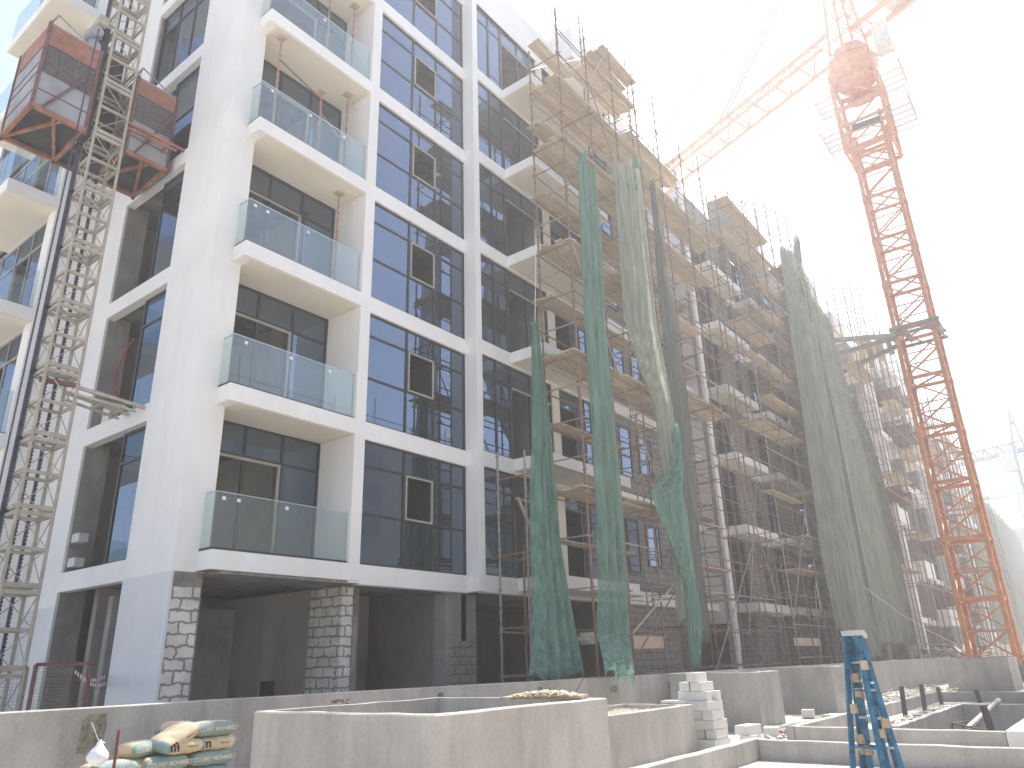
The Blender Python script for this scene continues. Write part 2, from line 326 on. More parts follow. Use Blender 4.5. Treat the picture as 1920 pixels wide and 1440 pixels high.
# recess and balconies of the corner bay
def jprop(x, y, z0, z1, label, group='props in the balconies'):
    t = thing('steel_prop', label, 'prop', (x, y, z0), group)
    q = MB().tube((x, y, z0 + .02), (x, y, z0 + (z1 - z0) * .55), .034); q.tube((x, y, z0 + (z1 - z0) * .5), (x, y, z1 - .02), .025)
    for e in (.2, .4, .6, .8): q.tube((x, y, z0 + (z1 - z0) * e), (x, y, z0 + (z1 - z0) * e + .05), .04)
    part('tube', q, M['proprust'], t)
    part('head_plate', MB().box(x - .11, x + .11, y - .11, y + .11, z1 - .02, z1), M['wood2'], t)
    part('base_plate', MB().box(x - .07, x + .07, y - .07, y + .07, z0, z0 + .02), M['rust'], t)
    return t
def window(x0, x1, y, z0, z1, vs, hs, skip=(), name='window', fr=M['frame'], w_=.055, gl=None, parent=None, axis='X'):
    """frame mesh with its glass panes as sub-parts; vs, hs inner mullions; skip = cells left open"""
    m = MB(); X = [x0] + list(vs) + [x1]; Z = [z0] + list(hs) + [z1]
    def B(a0, a1, b0, b1, c0, c1):
        if axis == 'X': m.box(a0, a1, b0, b1, c0, c1)
        else: m.box(b0, b1, a0, a1, c0, c1)
    h = w_ / 2
    for i, x in enumerate(X):
        xx = min(max(x, x0 + h), x1 - h); B(xx - h, xx + h, y - .035, y + .04, z0, z1)
    for i, z in enumerate(Z):
        zz = min(max(z, z0 + h), z1 - h); B(x0 + w_, x1 - w_, y - .030, y + .035, zz - h, zz + h)
    f_ = part(name, m, fr, parent)
    for i in range(len(X) - 1):
        for j in range(len(Z) - 1):
            if (i, j) in skip: continue
            a, b = X[i] + h * .6, X[i + 1] - h * .6; q = MB()
            if axis == 'X': q.box(a, b, y - .006, y + .006, Z[j] + h * .6, Z[j + 1] - h * .6)
            else: q.box(y - .006, y + .006, a, b, Z[j] + h * .6, Z[j + 1] - h * .6)
            part('pane', q, gl or M['glass'], f_)
    return f_
for k in range(7):
    z = F[k]
    part('balcony_slab', MB().box(.475, 3.81, 0, 1.25, z - .37, z), W, bld)
    part('soffit', MB().box(.70, 3.808, .05, 1.245, z - .386, z - .372), SO, bld)
    part('reveal', MB().box(.69, .705, .5, 1.2, z, z + 3), SO, bld)
    # glazing at the back of the recess: door opening on the left
    gz = window(.705, 3.81, 1.3, z + .01, z + 3.02, (1.75, 2.74), (z + 2.3,), skip=((0, 0), (1, 0)), parent=bld)
    q = MB().box(.76, 2.71, 1.262, 1.30, z + 2.21, z + 2.27); q.box(2.64, 2.71, 1.262, 1.30, z + .05, z + 2.21)
    part('door_frame', q, M['lframe'], gz)
    # balustrade, wrapping round the open left end
    q = MB().box(.50, 3.80, .09, .105, z + .05, z + 1.13); q.box(.50, .515, .105, .497, z + .05, z + 1.13)
    gb = part('balustrade', q, M['bglass'], bld)
    q = MB().box(.495, 3.80, .085, .11, z + 1.13, z + 1.145); q.box(.495, .52, .11, .497, z + 1.13, z + 1.145); part('top_rail', q, M['alu'], gb)
    q = MB().box(.49, 3.805, .07, .125, z, z + .055); q.box(.49, .53, .125, .497, z, z + .055); part('bottom_channel', q, M['frame'], gb)
    for sx in ((.75, 1.9, 3.0) if k % 2 else (.62, .95, 2.1)): part('sticker', MB().box(sx, sx + .08, .084, .088, z + .98, z + 1.05), M['plast'], gb)
    # second bay: full height window with one open light
    fb = window(4.13, 7.857, .10, z, z + H, (5.52, 6.56), (z + 1.18, z + 2.33), skip=((1, 1), (0, 0), (0, 1), (2, 0), (2, 1), (1, 0)), parent=bld)
    for (a, b, c, e) in ((4.13, 5.52, z, z + 2.33), (6.56, 7.857, z, z + 2.33), (5.52, 6.56, z, z + 1.18)):
        part('pane', MB().box(a + .02, b - .02, .094, .106, c + .02, e - .02), M['glass'], fb)
    q = MB()
    for (a, b, c, e) in ((5.56, 6.52, z + 1.19, z + 1.235), (5.56, 6.52, z + 2.27, z + 2.315), (5.555, 5.60, z + 1.24, z + 2.265), (6.47, 6.525, z + 1.24, z + 2.265)): q.box(a, b, .03, .064, c, e)
    part('vent_frame', q, M['lframe'], fb)
    # third bay
    if k < 6:
        fb = window(8.11, 9.50, -.30, z, z + H, (8.80,), (z + 2.33,), parent=bld)
        fb = window(9.50, 11.66, -.30, z, z + H, (10.5,), (z + 2.33,), skip=((0, 0), (1, 0)) if k != 4 else (), parent=bld)
        q = MB().box(9.56, 11.6, -.345, -.335, z + 2.22, z + 2.29); part('door_frame', q, M['lframe'], fb)
        part('fin_wall', MB().box(11.66, 12.05, -.385, .05, z, z + H + .02), SO, bld)
        fb = window(12.05, 14.15, -.28, z, z + H, (13.1,), (z + 2.33,), skip=((0, 0),), parent=bld)
        part('balcony_slab', MB().box(9.47, 14.05, -1.68, -.392, z - .35, z), W, bld)
        part('soffit', MB().box(9.50, 14.02, -1.66, -.395, z - .362, z - .352), SO, bld)
    # side window: fixed light next to the corner pier
    a1 = 3.65 if k < 3 else 3.85
    if k < 4:
        window(2.36, a1, .18, z + .01, z + H + .02, (), (z + 2.25,) if k != 3 else (z + 1.6,), parent=bld, axis='Y')
        if k in (1, 3): part('door_frame', MB().box(.22, .29, a1 - .05, a1 + .06, z, z + 2.25), M['lframe'], bld)
    else:
        window(2.36, 5.35, .18, z + .01, z + H + .02, (3.5, 4.4), (z + 2.25,), skip=((2, 0),), parent=bld, axis='Y')
jprop(.95, .2, F[3], F[3] + 2.9, 'rusty prop at the left end of the fourth balcony, beside the white corner pier')
jprop(2.3, .2, F[3], F[3] + 2.1, 'short rusty prop standing in the middle of the fourth balcony')
jprop(3.45, .55, F[3], F[3] + 2.98, 'rusty prop with a timber head plate at the right end of the fourth balcony')
jprop(3.35, .55, F[2], F[2] + 2.98, 'rusty prop with a timber head plate at the right end of the third balcony')
jprop(3.5, .55, F[4], F[4] + 2.98, 'rusty prop at the right end of the topmost visible balcony')
jprop(2.6, .55, F[4], F[4] + 2.98, 'rusty prop near the middle of the topmost visible balcony')
jprop(.7, 4.0, F[0], F[0] + 2.85, 'yellowish prop inside the first floor side opening, behind the hoist', 'props in the side openings')
q = MB().tube((.95, .2, F[3] + 2.2), (2.3, .2, F[3] + 1.85), .027); solo('scaffold_tube', q, M['rust'], 'rusty tube tied across the props of the fourth balcony', 'tube')
q = MB().tube((2.3, .2, F[3] + 1.4), (3.45, .55, F[3] + 1.25), .027); solo('scaffold_tube', q, M['galv'], 'grey tube running from the short prop to the right end prop of the fourth balcony', 'tube')
# ground floor under the beam
part('beam_soffit', MB().box(.69, 7.857, .02, 1.4, 3.385, 3.44), RC, bld)
m = MB().box(.475, 4.13, .0, 1.25, 3.441, 3.449); part('beam_soffit', m, RC, bld)
part('block_pier', MB().box(4.02, 4.34, .42, 1.55, -.1, 3.38), M['block'], bld)
part('column', MB().box(4.345, 4.5, .40, 1.0, -.1, 3.38), RC, bld)
m = MB().box(7.28, 8.5, .30, .7, -.1, 3.38); part('column', m, PL, bld)
part('block_infill', MB().box(7.45, 8.44, .288, .30, -.1, 2.2), M['gblock'], bld)
m = MB().box(4.5, 5.2, 3.0, 3.6, -.1, 3.5); part('column', m, RC, bld)
m = MB().box(8.5, 14.2, -.1, 3.4, 3.42, 3.50); part('beam_soffit', m, RC, bld)
part('interior_wall', MB().box(5.6, 7.3, 3.2, 3.4, -.1, 3.5), IN, bld); part('interior_wall', MB().box(.7, 3.0, 4.9, 5.1, -.1, 3.5), IN, bld)
m = MB().box(.3, .75, 3.3, 3.5, -.1, 3.2); m.box(.75, 3.2, 3.3, 3.45, -.1, 3.0); part('broken_wall', m, PL, bld)
# wing at the far left with balconies
m = MB().box(-1.12, 0, 7.0, 7.35, -.1, 28); m.box(-1.117, -.3, 7.35, 7.5, -.1, 28); part('wing_wall', m, W, bld)
m = MB().box(-.4, 4, 7.5, 13.5, -.1, .02)
for k in range(8 - 1): m.box(-.9, 4, 7.5, 13.4, F[k] - .3, F[k] - .03)
m.box(2.5, 2.7, 7.5, 13.4, -.1, 27); m.box(-1.1, 4, 13.3, 13.6, -.1, 27)
part('wing_floor', m, RC, bld)
for k in range(7):
    z = F[k]
    part('balcony_slab', MB().box(-2.35, -.98, 7.002, 10.5, z - .36, z), W, bld)
    part('soffit', MB().box(-2.32, -1.12, 7.03, 10.47, z - .372, z - .362), SO, bld)
    window(7.5, 13.2, -1.0, z, z + 3.02, (8.6, 9.7, 10.9), (z + 2.3,), skip=((1, 0),), parent=bld, axis='Y', fr=M['lframe'])
    gb = part('balustrade', MB().box(-2.31, -2.295, 7.1, 10.45, z + .04, z + 1.13).box(-2.295, -1.15, 7.1, 7.115, z + .04, z + 1.13), M['bglass'], bld)
    part('bottom_channel', MB().box(-2.32, -2.28, 7.08, 10.45, z, z + .045).box(-2.28, -1.15, 7.08, 7.13, z, z + .045), M['frame'], gb)
# middle stretch and recess up to the second wing
m = MB().box(14.2, 19, -.39, -.1, -.1, 24.6)
part('street_wall', m, M['gblock'], bld)
for k in range(6):
    part('spandrel', MB().box(14.2, 19.05, -.46, -.392, F[k] - .44, F[k]), W, bld)
    window(15.0, 16.6, -.42, F[k] + .6, F[k] + 2.5, (15.8,), (), parent=bld); window(17.2, 18.2, -.42, F[k] + .9, F[k] + 2.4, (), (), parent=bld)
m = MB().box(16.4, 19.0, -.41, -.06, F[5] + H, 25.2); part('parapet', m, W, bld)
m = MB().box(19.0, 25.4, 2.0, 2.3, -.1, 25.0); part('recess_wall', m, PL, bld)
for k in range(6): part('balcony_slab', MB().box(19.0, 25.4, .6, 2.0, F[k] - .3, F[k]), W, bld)

# ================================================================== SECOND WING
b2 = thing('apartment_wing', 'second wing of the white apartment building behind tube scaffolding, with bare block piers', 'building', (25.4, 0, 0), 'wings of the apartment building')
part('side_wall', MB().box(25.4, 25.62, .36, 8, 3.0, 25.3), PL if 0 else W, b2)
for k in range(12): part('panel_joint', MB().box(25.393, 25.4, .36, 2.0, 4.6 + 1.7 * k, 4.63 + 1.7 * k), M['rawconc'], b2)
part('corner_column', MB().box(25.4, 25.78, 0, .36, 1.9, 25.6).box(25.4, 25.76, .03, .36, -.1, 1.9), W, b2)
m = MB()
for k in range(7): m.box(25.7, 44, .4, 9, F[k] - .32, F[k] - .02)
m.box(25.7, 44, 3.5, 3.7, 0, 25); part('floor_slab', m, RC, b2)
for i, x in enumerate((25.78, 31.4, 37.0)):
    for k in range(6):
        z = F[k]; fl = M['white'] if (i + k) % 3 else M['aac']
        part('balcony_slab', MB().box(x, x + 4.1 - (.0 if i else .0), -.98, .1, z - .36, z), fl, b2)
        part('soffit', MB().box(x + .03, x + 4.05, -.95, .1, z - .372, z - .362), SO, b2)
        if k < 6: window(x, x + 2.1, .12, z, z + 3.0, (x + 1.25,), (z + 2.3,), skip=((0, 0),), parent=b2, w_=.08)
        part('spandrel', MB().box(x + 4.1, x + 5.62, -.06, .3, z - .42, z), fl, b2)
    part('block_pier', MB().box(x + 2.1, x + 4.1, -.03, .8, -.1, 24.3), M['gblock'], b2)
    part('block_pier', MB().box(x + 4.9, x + 5.62, .0, .8, -.1, 24.3), RC, b2)
m = MB().box(25.78, 30, .0, .3, 23.7, 25.3); m.box(30, 34.5, -.9, .3, 24.2, 27.0); m.box(34.5, 44, .0, .3, 23.7, 26.2); part('parapet', m, PL, b2)

# ================================================================== FAR WING
b3 = thing('apartment_wing', 'far wing of the apartment building with jutting balcony boxes, beyond the olive netting', 'building', (44, 0, 0), 'wings of the apartment building')
part('wing_wall', MB().box(44, 99, 0.1, 10, -.1, 25.2), M['paleb'], b3)
for i in range(9):
    x = 45 + i * 6.1
    part('shear_wall', MB().box(x, x + 1.2, -1.5, .1, 0, 24.4), (PL, RC, W)[i % 3], b3)
    for k in range(7):
        part('window', MB().box(x + 1.6, x + 4.2, .06, .098, F[k] - 2.9, F[k] - .9), M['farwin'], b3)
    for k in range(7 if i < 6 else 6):
        z = F[k] - (0 if i < 6 else 1.5)
        part('balcony_slab', MB().box(x + 1.2, x + 4.6, -1.9 - .5 * ((i + k) % 2), .1, z - .36, z + (.95 if (i + k) % 3 == 0 else 0)), W if (i * 3 + k) % 4 else M['aac'], b3)
m = MB().box(62, 70, -2.2, .1, 25.2, 27.6); m.box(76, 100, -.6, .1, 20, 25.0); part('parapet', m, W, b3)

# dark panels standing in for shaded doorways, and clutter inside the ground floor
part('doorway_shade', MB().box(4.36, 4.40, 3.4, 4.3, 0, 2.2), M['dark'], bld)
part('doorway_shade', MB().box(5.3, 5.9, 3.13, 3.19, 0, 2.1), M['dark'], bld)
part('doorway_shade', MB().box(2.3, 2.75, 4.84, 4.89, 0, 2.2), M['dark'], bld)
p_ = atY(500, 1288, 2.4); t = thing('metal_chair', 'dark chair frame standing inside the ground floor behind the first block pier', 'chair', (p_.x, 2.4, 0))
part('backrest', MB().box(p_.x - .2, p_.x + .22, 2.4, 2.44, p_.z - .35, p_.z + .12), M['dark'], t); part('leg', MB().box(p_.x - .22, p_.x - .19, 2.38, 2.42, 0, p_.z + .12), M['galv'], t); part('leg', MB().box(p_.x + .2, p_.x + .23, 2.38, 2.42, 0, p_.z + .1), M['galv'], t)
part('seat', MB().box(p_.x - .2, p_.x + .22, 2.0, 2.4, p_.z - .42, p_.z - .37), M['dark'], t)
# ================================================================== SCAFFOLDS
def scaffold(label, xs, y0, y1, tops, zl, plats, braces=(), zb=0.0, rowtops=None, group='tube scaffolds along the facade', rr=.031, rings=True, extra=()):
    """xs post lines, y0 inner row, y1 outer row, tops[(i,row)] post heights, zl ledger heights"""
    t = thing('scaffold', label, 'scaffold', (xs[0], y1, zb), group)
    mm = M['rust']
    for i, x in enumerate(xs):
        for rrow, y in enumerate((y0, y1)):
            zt = tops(i, rrow)
            q = MB(); lean = random.uniform(-.03, .03)
            q.tube((x, y, zb), (x + lean, y, zt), rr)
            if rings:
                z = zb + .35
                while z < zt - .1:
                    q.tube((x + lean * (z - zb) / (zt - zb), y, z), (x + lean * (z - zb) / (zt - zb), y, z + .045), rr + .018, 6); z += .5
            part('upright', q, M['rust'] if random.random() < .7 else M['galv'], t)
    for j, z in enumerate(zl):
        for rrow, y in enumerate((y0, y1)):
            hi = [i for i in range(len(xs)) if tops(i, rrow) > z + .05]
            if len(hi) < 2: continue
            dz = random.uniform(-.04, .04)
            q = MB().tube((xs[hi[0]] - .12, y, z + dz), (xs[hi[-1]] + .12, y, z + dz + random.uniform(-.03, .03)), .022)
            part('ledger', q, random.choice([M['rust'], M['rust'], M['galv']]), t)
        for i, x in enumerate(xs):
            if min(tops(i, 0), tops(i, 1)) > z + .05 and (j % 2 == 0 or i in (0, len(xs) - 1)):
                q = MB().tube((x + .03, y0 + .1, z + .04), (x + .03, y1 - .1, z + .04), .022)
                part('transom', q, random.choice([M['rust'], M['galv']]), t)
    nb = 0
    for (z, xa, xb, ya, yb) in plats:
        n = max(1, int(round(abs(yb - ya) / .235)))
        for b in range(n):
            yy = ya + (yb - ya) * (b + .5) / n; w_ = abs(yb - ya) / n - .008
            L = xb - xa; cuts = [xa] + [xa + L * c / max(1, round(L / 3.2)) for c in range(1, max(1, round(L / 3.2)))] + [xb]
            for c0, c1 in zip(cuts[:-1], cuts[1:]):
                e0 = random.uniform(-.18, .05); e1 = random.uniform(-.05, .2); dz = random.uniform(0, .03) + (.0 if c0 == xa else .035)
                q = MB().beam((c0 + e0, yy, z + .07 + dz), (c1 + e1, yy + random.uniform(-.02, .02), z + .07 + dz + random.uniform(-.01, .02)), w_, .038)
                nb += 1
                part('board', q, random.choice([M['wood'], M['wood'], M['wood2']]), t)
    for a, b in braces:
        part('brace', MB().tube(a, b, .024), M['galv'] if random.random() < .5 else M['rust'], t)
    for (nm, q, mt) in extra: part(nm, q, mt, t)
    return t
XS = [9.0, 10.8, 12.6, 14.35]
ZL = [1.2, 2.3, 3.3, 4.6, 5.75, 6.7, 7.75, 8.75, 9.6, 10.6, 11.6, 12.4, 13.2, 14.2, 15.2, 16.1, 16.95, 18.0, 19.1, 20.4, 21.5, 22.5, 23.6]
pl = [(5.8, 8.9, 14.3, -3.15, -1.95), (9.66, 8.85, 14.3, -3.15, -1.95), (13.25, 8.9, 14.4, -3.15, -1.95), (16.95, 8.9, 14.4, -3.15, -1.95), (19.3, 8.9, 14.4, -3.15, -1.95), (21.3, 8.9, 11.0, -2.45, -1.95), (21.6, 11.2, 14.3, -3.15, -2.2), (23.0, 12.2, 14.6, -3.2, -2.2),
      (4.5, 9.0, 12.5, -2.4, -1.95), (7.75, 9.1, 12.7, -2.35, -1.75), (11.6, 9.0, 14.0, -2.4, -1.75), (15.2, 9.0, 14.2, -2.45, -1.8), (17.9, 8.9, 12.4, -2.45, -1.8)]
T0 = scaffold('brown tube scaffold tower with timber decks before the third bay, draped with green nets', XS, -1.95, -3.1,
    lambda i, rw: (21.2, 24.9, 25.8, 25.8)[i] if rw == 0 else (22.3, 22.9, 23.4, 23.4)[i], ZL, pl,
    braces=[((9.0, -3.16, 13.2), (14.3, -3.16, 4.6)), ((14.3, -3.14, 13.3), (10.9, -3.14, 9.7)), ((10.8, -3.16, 20.4), (12.6, -3.16, 16.9)), ((12.6, -3.16, 23.5), (10.8, -3.16, 20.4)), ((10.2, -3.2, 1.3), (14.0, -3.2, 3.9)),
            ((9.0, -1.9, 20.4), (12.6, -1.9, 23.6))])
scaffold('low brown four post scaffold frame left of the green net bundle, before the glazing', [7.95, 8.95], -1.0, -1.9, lambda i, rw: 7.0 if i == 0 and rw == 0 else (6.9 if rw else 4.6), [1.3, 2.4, 4.2, 6.2], [], extra=[('loose_board', MB().beam((8.15, -1.5, 5.7), (8.6, -1.95, 4.1), .23, .04), M['wood2'])])
XS2 = [16.2, 18.6, 21.0, 23.2, 25.1]
scaffold('tall brown scaffold filling the recess between the two wings', XS2, -.75, -2.0, lambda i, rw: (26.6, 26.3, 25.2, 25.8, 24.4)[i] - rw * .5, [1.3 + 1.25 * k for k in range(19)],
    [(4.6, 17, 21, -2, -1.3), (11.3, 17, 23, -2, -.8), (14.6, 16.2, 21, -2, -1.3), (17.9, 16.4, 23.1, -2, -.8), (20.6, 16.2, 24.6, -2, -.8), (22.2, 16.2, 20.6, -2, -.8)],
    braces=[((25.2, -2.05, 4), (21.6, -2.05, 12)), ((21.6, -2.05, 2.4), (25.2, -2.05, 9.6)), ((18, -2.05, 1), (23.4, -2.05, 6))])
scaffold('brown scaffold standing along the white side wall of the second wing', [24.9, 25.1], 1.9, .1, lambda i, rw: 24.6, [1.8 + 1.05 * k for k in range(21)], [(7.4, 24.3, 25.3, .2, 1.2), (14.8, 24.3, 25.3, .2, 1.2), (18.2, 24.3, 25.3, .2, 1.2)], rings=False)
XS3 = [26.0, 28.1, 30.2, 32.3, 34.4, 36.5, 38.6, 40.7]
pz = []
for k, z in enumerate((5.2, 6.9, 8.5, 11.9, 13.6, 15.3, 17.1, 18.9, 20.7, 22.4, 24.0)):
    a, b = random.choice([(25.9, 30), (27.9, 33.9), (29.9, 35.9), (25.9, 31.9)]); pz.append((z, a, b, -2.35 if k % 2 else -2.35, -1.25 - (k % 3) * .3))
    pz.append((z - .6, 34, 41.5, -2.35, -1.4))
scaffold('tall brown scaffold before the block piers of the second wing, partly behind olive netting', XS3, -1.2, -2.35,
    lambda i, rw: (24.9, 25.4, 26.6, 27.6, 28.2, 28.4, 27.2, 26.2)[i] - rw * .4, [1.5 + 1.3 * k for k in range(20)], pz[:22],
    braces=[((25.9, -2.4, 3), (29.9, -2.4, 8)), ((33.9, -2.4, 2), (29.9, -2.4, 9.5)), ((31.9, -2.4, 10), (35.9, -2.4, 16)), ((33.9, -2.4, 22), (37.9, -2.4, 28)), ((35.9, -2.4, 25), (39.9, -2.4, 20)), ((28.1, -2.5, .1), (29.2, -2.5, 4.6)), ((30.6, -2.4, .1), (31.9, -2.4, 3.2))])
scaffold('scaffold with long bare pole tops above the far wing roof, behind the crane', [44 + 2.6 * k for k in range(9)], -2.2, -3.4, lambda i, rw: 27.0 + (i * 37 % 5) * .5 - rw, [2 + 1.9 * k for k in range(13)],
    [(z, a, a + 5.2, -3.4, -2.3) for z, a in ((6.5, 46), (9.6, 54), (13.2, 49), (16.5, 57), (20, 44), (20, 54.5), (23.6, 49), (3.2, 57))], rings=False, rr=.035)
scaffold('farthest scaffold, fine pale mesh of tubes below the crane tie', [66 + 2.8 * k for k in range(12)], -3.0, -4.2, lambda i, rw: 24.0 + (i * 53 % 5) * .5 - rw - i * .2, [1.5 + 1.7 * k for k in range(13)],
    [(z, 66 + a, 76 + a, -4.1, -3.1) for z, a in ((5, 0), (8.4, 6), (12, 3), (15.2, 10), (18.6, 0), (21, 8))], rings=False, rr=.04)

# ================================================================== NETS
def net(label, rows, mt, n=26, fold=.07, nf=5, seed=0, name='debris_net', group='debris nets hung on the scaffolds', sub=7, thick=True):
    """rows: list of (left point, right point) from top to bottom"""
    rnd = random.Random(seed); ph = [rnd.uniform(0, 6.3) for _ in range(6)]
    P = []; tot = len(rows) - 1
    for i in range(tot):
        for s_ in range(sub if i < tot - 1 else sub + 1):
            u = s_ / sub; L = rows[i][0].lerp(rows[i + 1][0], u); R_ = rows[i][1].lerp(rows[i + 1][1], u)
            gz = (i + u) / tot; row = []
            ax = (R_ - L); wd = ax.length; nrm = V(-ax.y, ax.x, 0)
            nrm = nrm.normalized() if nrm.length > 1e-6 else V(0, -1, 0)
            for j in range(n + 1):
                t_ = j / n; p = L.lerp(R_, t_)
                a = math.sin(t_ * nf * 6.28 + ph[0] + 1.3 * math.sin(gz * 2.5 + ph[1])) * .7 + math.sin(t_ * nf * 13.1 + ph[2] + gz * 2) * .3
                edge = math.sin(gz * 11 + ph[4]) * .035 + math.sin(gz * 31 + ph[5]) * .012
                p = p + nrm * (a * fold) + (ax.normalized() * edge if wd > 0 else V(0, 0, 0))
                if i == 0 and s_ == 0: p.z += .25 * math.sin(t_ * 9 + ph[2])
                if i == tot - 1 and s_ == sub: p.z += .12 * math.sin(t_ * 31 + ph[1]) + rnd.uniform(-.05, .05)
                row.append(p)
            P.append(row)
    q = MB().grid(P)
    o = solo(name, q, mt, label, 'net', group, smooth=True)
    if thick:
        m = o.modifiers.new('t', 'SOLIDIFY'); m.thickness = .004
    return o
def rw(l, r_, Y, Y2=None): return (atY(*l, Y), atY(*r_, Y if Y2 is None else Y2))
net('long narrow green net strip hanging down the front of the scaffold tower', [rw((1087, 283), (1112, 320), -3.25), rw((1095, 450), (1127, 470), -3.3), rw((1100, 600), (1132, 610), -3.3), rw((1113, 800), (1150, 800), -3.3), rw((1122, 960), (1168, 960), -3.3), rw((1128, 1080), (1180, 1080), -3.35), rw((1124, 1180), (1186, 1190), -3.4), rw((1140, 1262), (1192, 1275), -4.35)], M['net'], nf=3, fold=.13, seed=1)
net('dark green net bundle, pointed on top, spreading at the foot, left of the scaffold tower', [rw((1001, 618), (1006, 622), -2.1), rw((1001, 700), (1012, 700), -2.12), rw((1000, 800), (1024, 800), -2.15), rw((1001, 900), (1036, 900), -2.2), rw((1003, 1000), (1047, 1000), -2.3), rw((1004, 1100), (1062, 1110), -2.5), rw((1004, 1200), (1080, 1200), -2.7), rw((1000, 1272), (1098, 1268), -3.0)], M['net'], nf=4, fold=.16, seed=2, sub=6)
net('wide pale net sheet torn loose on the right of the scaffold tower', [rw((1152, 300), (1198, 318), -3.25), rw((1160, 360), (1206, 372), -3.28), rw((1165, 480), (1218, 490), -3.3), rw((1172, 600), (1230, 610), -3.3), rw((1200, 690), (1246, 700), -3.3), rw((1232, 760), (1258, 760), -3.3), rw((1243, 860), (1268, 860), -3.3), rw((1254, 960), (1275, 960), -3.3), rw((1264, 1060), (1284, 1060), -3.3), rw((1275, 1170), (1296, 1170), -3.3)], M['netpale'], nf=3, fold=.16, seed=3)
net('small green net flap knotted at the upper right corner of the scaffold tower', [rw((1189, 298), (1200, 306), -3.2), rw((1189, 330), (1202, 345), -3.22), rw((1180, 352), (1196, 358), -3.25), rw((1172, 345), (1184, 352), -3.25)], M['net'], nf=2, fold=.1, seed=4, sub=4, n=10)
net('green net swag sagging from the lower right corner of the scaffold tower', [rw((1262, 800), (1270, 805), -3.35), rw((1258, 880), (1278, 880), -3.4), rw((1218, 920), (1284, 930), -3.45), rw((1232, 965), (1290, 965), -3.5), rw((1262, 1030), (1296, 1030), -3.5), rw((1285, 1100), (1304, 1100), -3.5), rw((1290, 1170), (1312, 1170), -3.5), rw((1297, 1248), (1310, 1250), -3.5)], M['net'], nf=3, fold=.15, seed=5)
net('dark grey green net rolled tight beside the recess scaffold', [rw((1219, 345), (1226, 345), -2.35), rw((1228, 480), (1242, 480), -2.4), rw((1240, 600), (1262, 600), -2.4), rw((1258, 750), (1282, 750), -2.4), rw((1276, 900), (1298, 900), -2.4), rw((1292, 1060), (1312, 1060), -2.4), rw((1308, 1200), (1326, 1200), -2.4)], M['netgrey'], nf=2, fold=.14, seed=6)
ROWS_ = [rw((1463, 468), (1478, 470), -2.6), rw((1470, 520), (1527, 545), -2.6), rw((1484, 640), (1548, 680), -2.65), rw((1503, 760), (1575, 800), -2.65), rw((1522, 900), (1600, 930), -2.65), rw((1545, 1060), (1625, 1070), -2.7), rw((1572, 1180), (1642, 1180), -2.75), rw((1592, 1243), (1650, 1232), -2.8)]
net('olive net panel on the second wing scaffold, leftmost of the long hanging sheets', [(l_.lerp(r_, 0) + V(0, -0, 0), l_.lerp(r_, 0.52) + V(0, -0, 0)) for l_, r_ in ROWS_], M['netgrey2'], nf=3, fold=.14, seed=90, n=22)
net('pale net panel on the second wing scaffold, second of the long hanging sheets', [(l_.lerp(r_, 0.47) + V(0, -0.04, 0), l_.lerp(r_, 1) + V(0, -0.04, 0)) for l_, r_ in ROWS_], M['netpale'], nf=3, fold=.14, seed=91, n=22)
net('peaked net corner tied to the pole tops above the second wing', [rw((1493, 445), (1497, 450), -2.6), rw((1488, 490), (1503, 500), -2.6), rw((1500, 540), (1522, 560), -2.6), rw((1512, 600), (1530, 610), -2.6)], M['netgrey'], nf=3, fold=.15, seed=8, sub=5, n=14)
ROWS_ = [rw((1525, 560), (1548, 600), -2.9), rw((1548, 690), (1590, 745), -2.9), rw((1572, 800), (1628, 840), -2.9), rw((1598, 930), (1664, 960), -2.9), rw((1622, 1060), (1692, 1080), -2.95), rw((1640, 1150), (1706, 1150), -3.0), rw((1652, 1208), (1716, 1204), -3.0)]
net('dusty pleated net panel beside the rope seam, third of the long hanging sheets', [(l_.lerp(r_, 0.02) + V(0, -0, 0), l_.lerp(r_, 0.36) + V(0, -0, 0)) for l_, r_ in ROWS_], M['netpale'], nf=3, fold=.14, seed=100, n=22)
net('dusty pleated net panel, fourth of the long hanging sheets', [(l_.lerp(r_, 0.33) + V(0, -0.04, 0), l_.lerp(r_, 0.68) + V(0, -0.04, 0)) for l_, r_ in ROWS_], M['netpale'], nf=3, fold=.14, seed=101, n=22)
net('dusty pleated net panel, last of the long hanging sheets before the red platforms', [(l_.lerp(r_, 0.66) + V(0, -0.08, 0), l_.lerp(r_, 1) + V(0, -0.08, 0)) for l_, r_ in ROWS_], M['netgrey2'], nf=3, fold=.14, seed=102, n=22)
net('darker ragged net edge fluttering beyond the pleated sheet', [rw((1592, 740), (1602, 752), -3.0), rw((1606, 800), (1636, 830), -3.0), rw((1640, 900), (1664, 930), -3.0), rw((1660, 980), (1684, 1010), -3.0), rw((1672, 1050), (1696, 1060), -3.0)], M['netgrey'], nf=4, fold=.2, seed=10, n=16)
net('pale torn sheet hanging off the farthest scaffold near the rubble', [(V(71, -4.4, 11), V(75, -4.5, 11.5)), (V(72, -4.6, 8), V(76, -4.6, 7)), (V(72, -4.8, 4), V(78, -5, 3.5)), (V(70, -5, 1), V(78, -5.4, .6))], M['netpale'], nf=3, fold=.4, seed=11)
q = MB().path([(15.0, -3.2, 7.0), (22, -3.9, 5.0), (30, -4.3, 3.6), (40, -4.9, 2.4)], .012, 4); 
q = MB().path([atY(1620, 1100, -3.2), atY(1690, 1152, -3.4), atY(1750, 1187, -3.7), atY(1798, 1210, -4.2)], .02, 4); solo('rope', q, M['plast'], 'pale rope slanting down across the pleated net towards the rubble', 'rope')
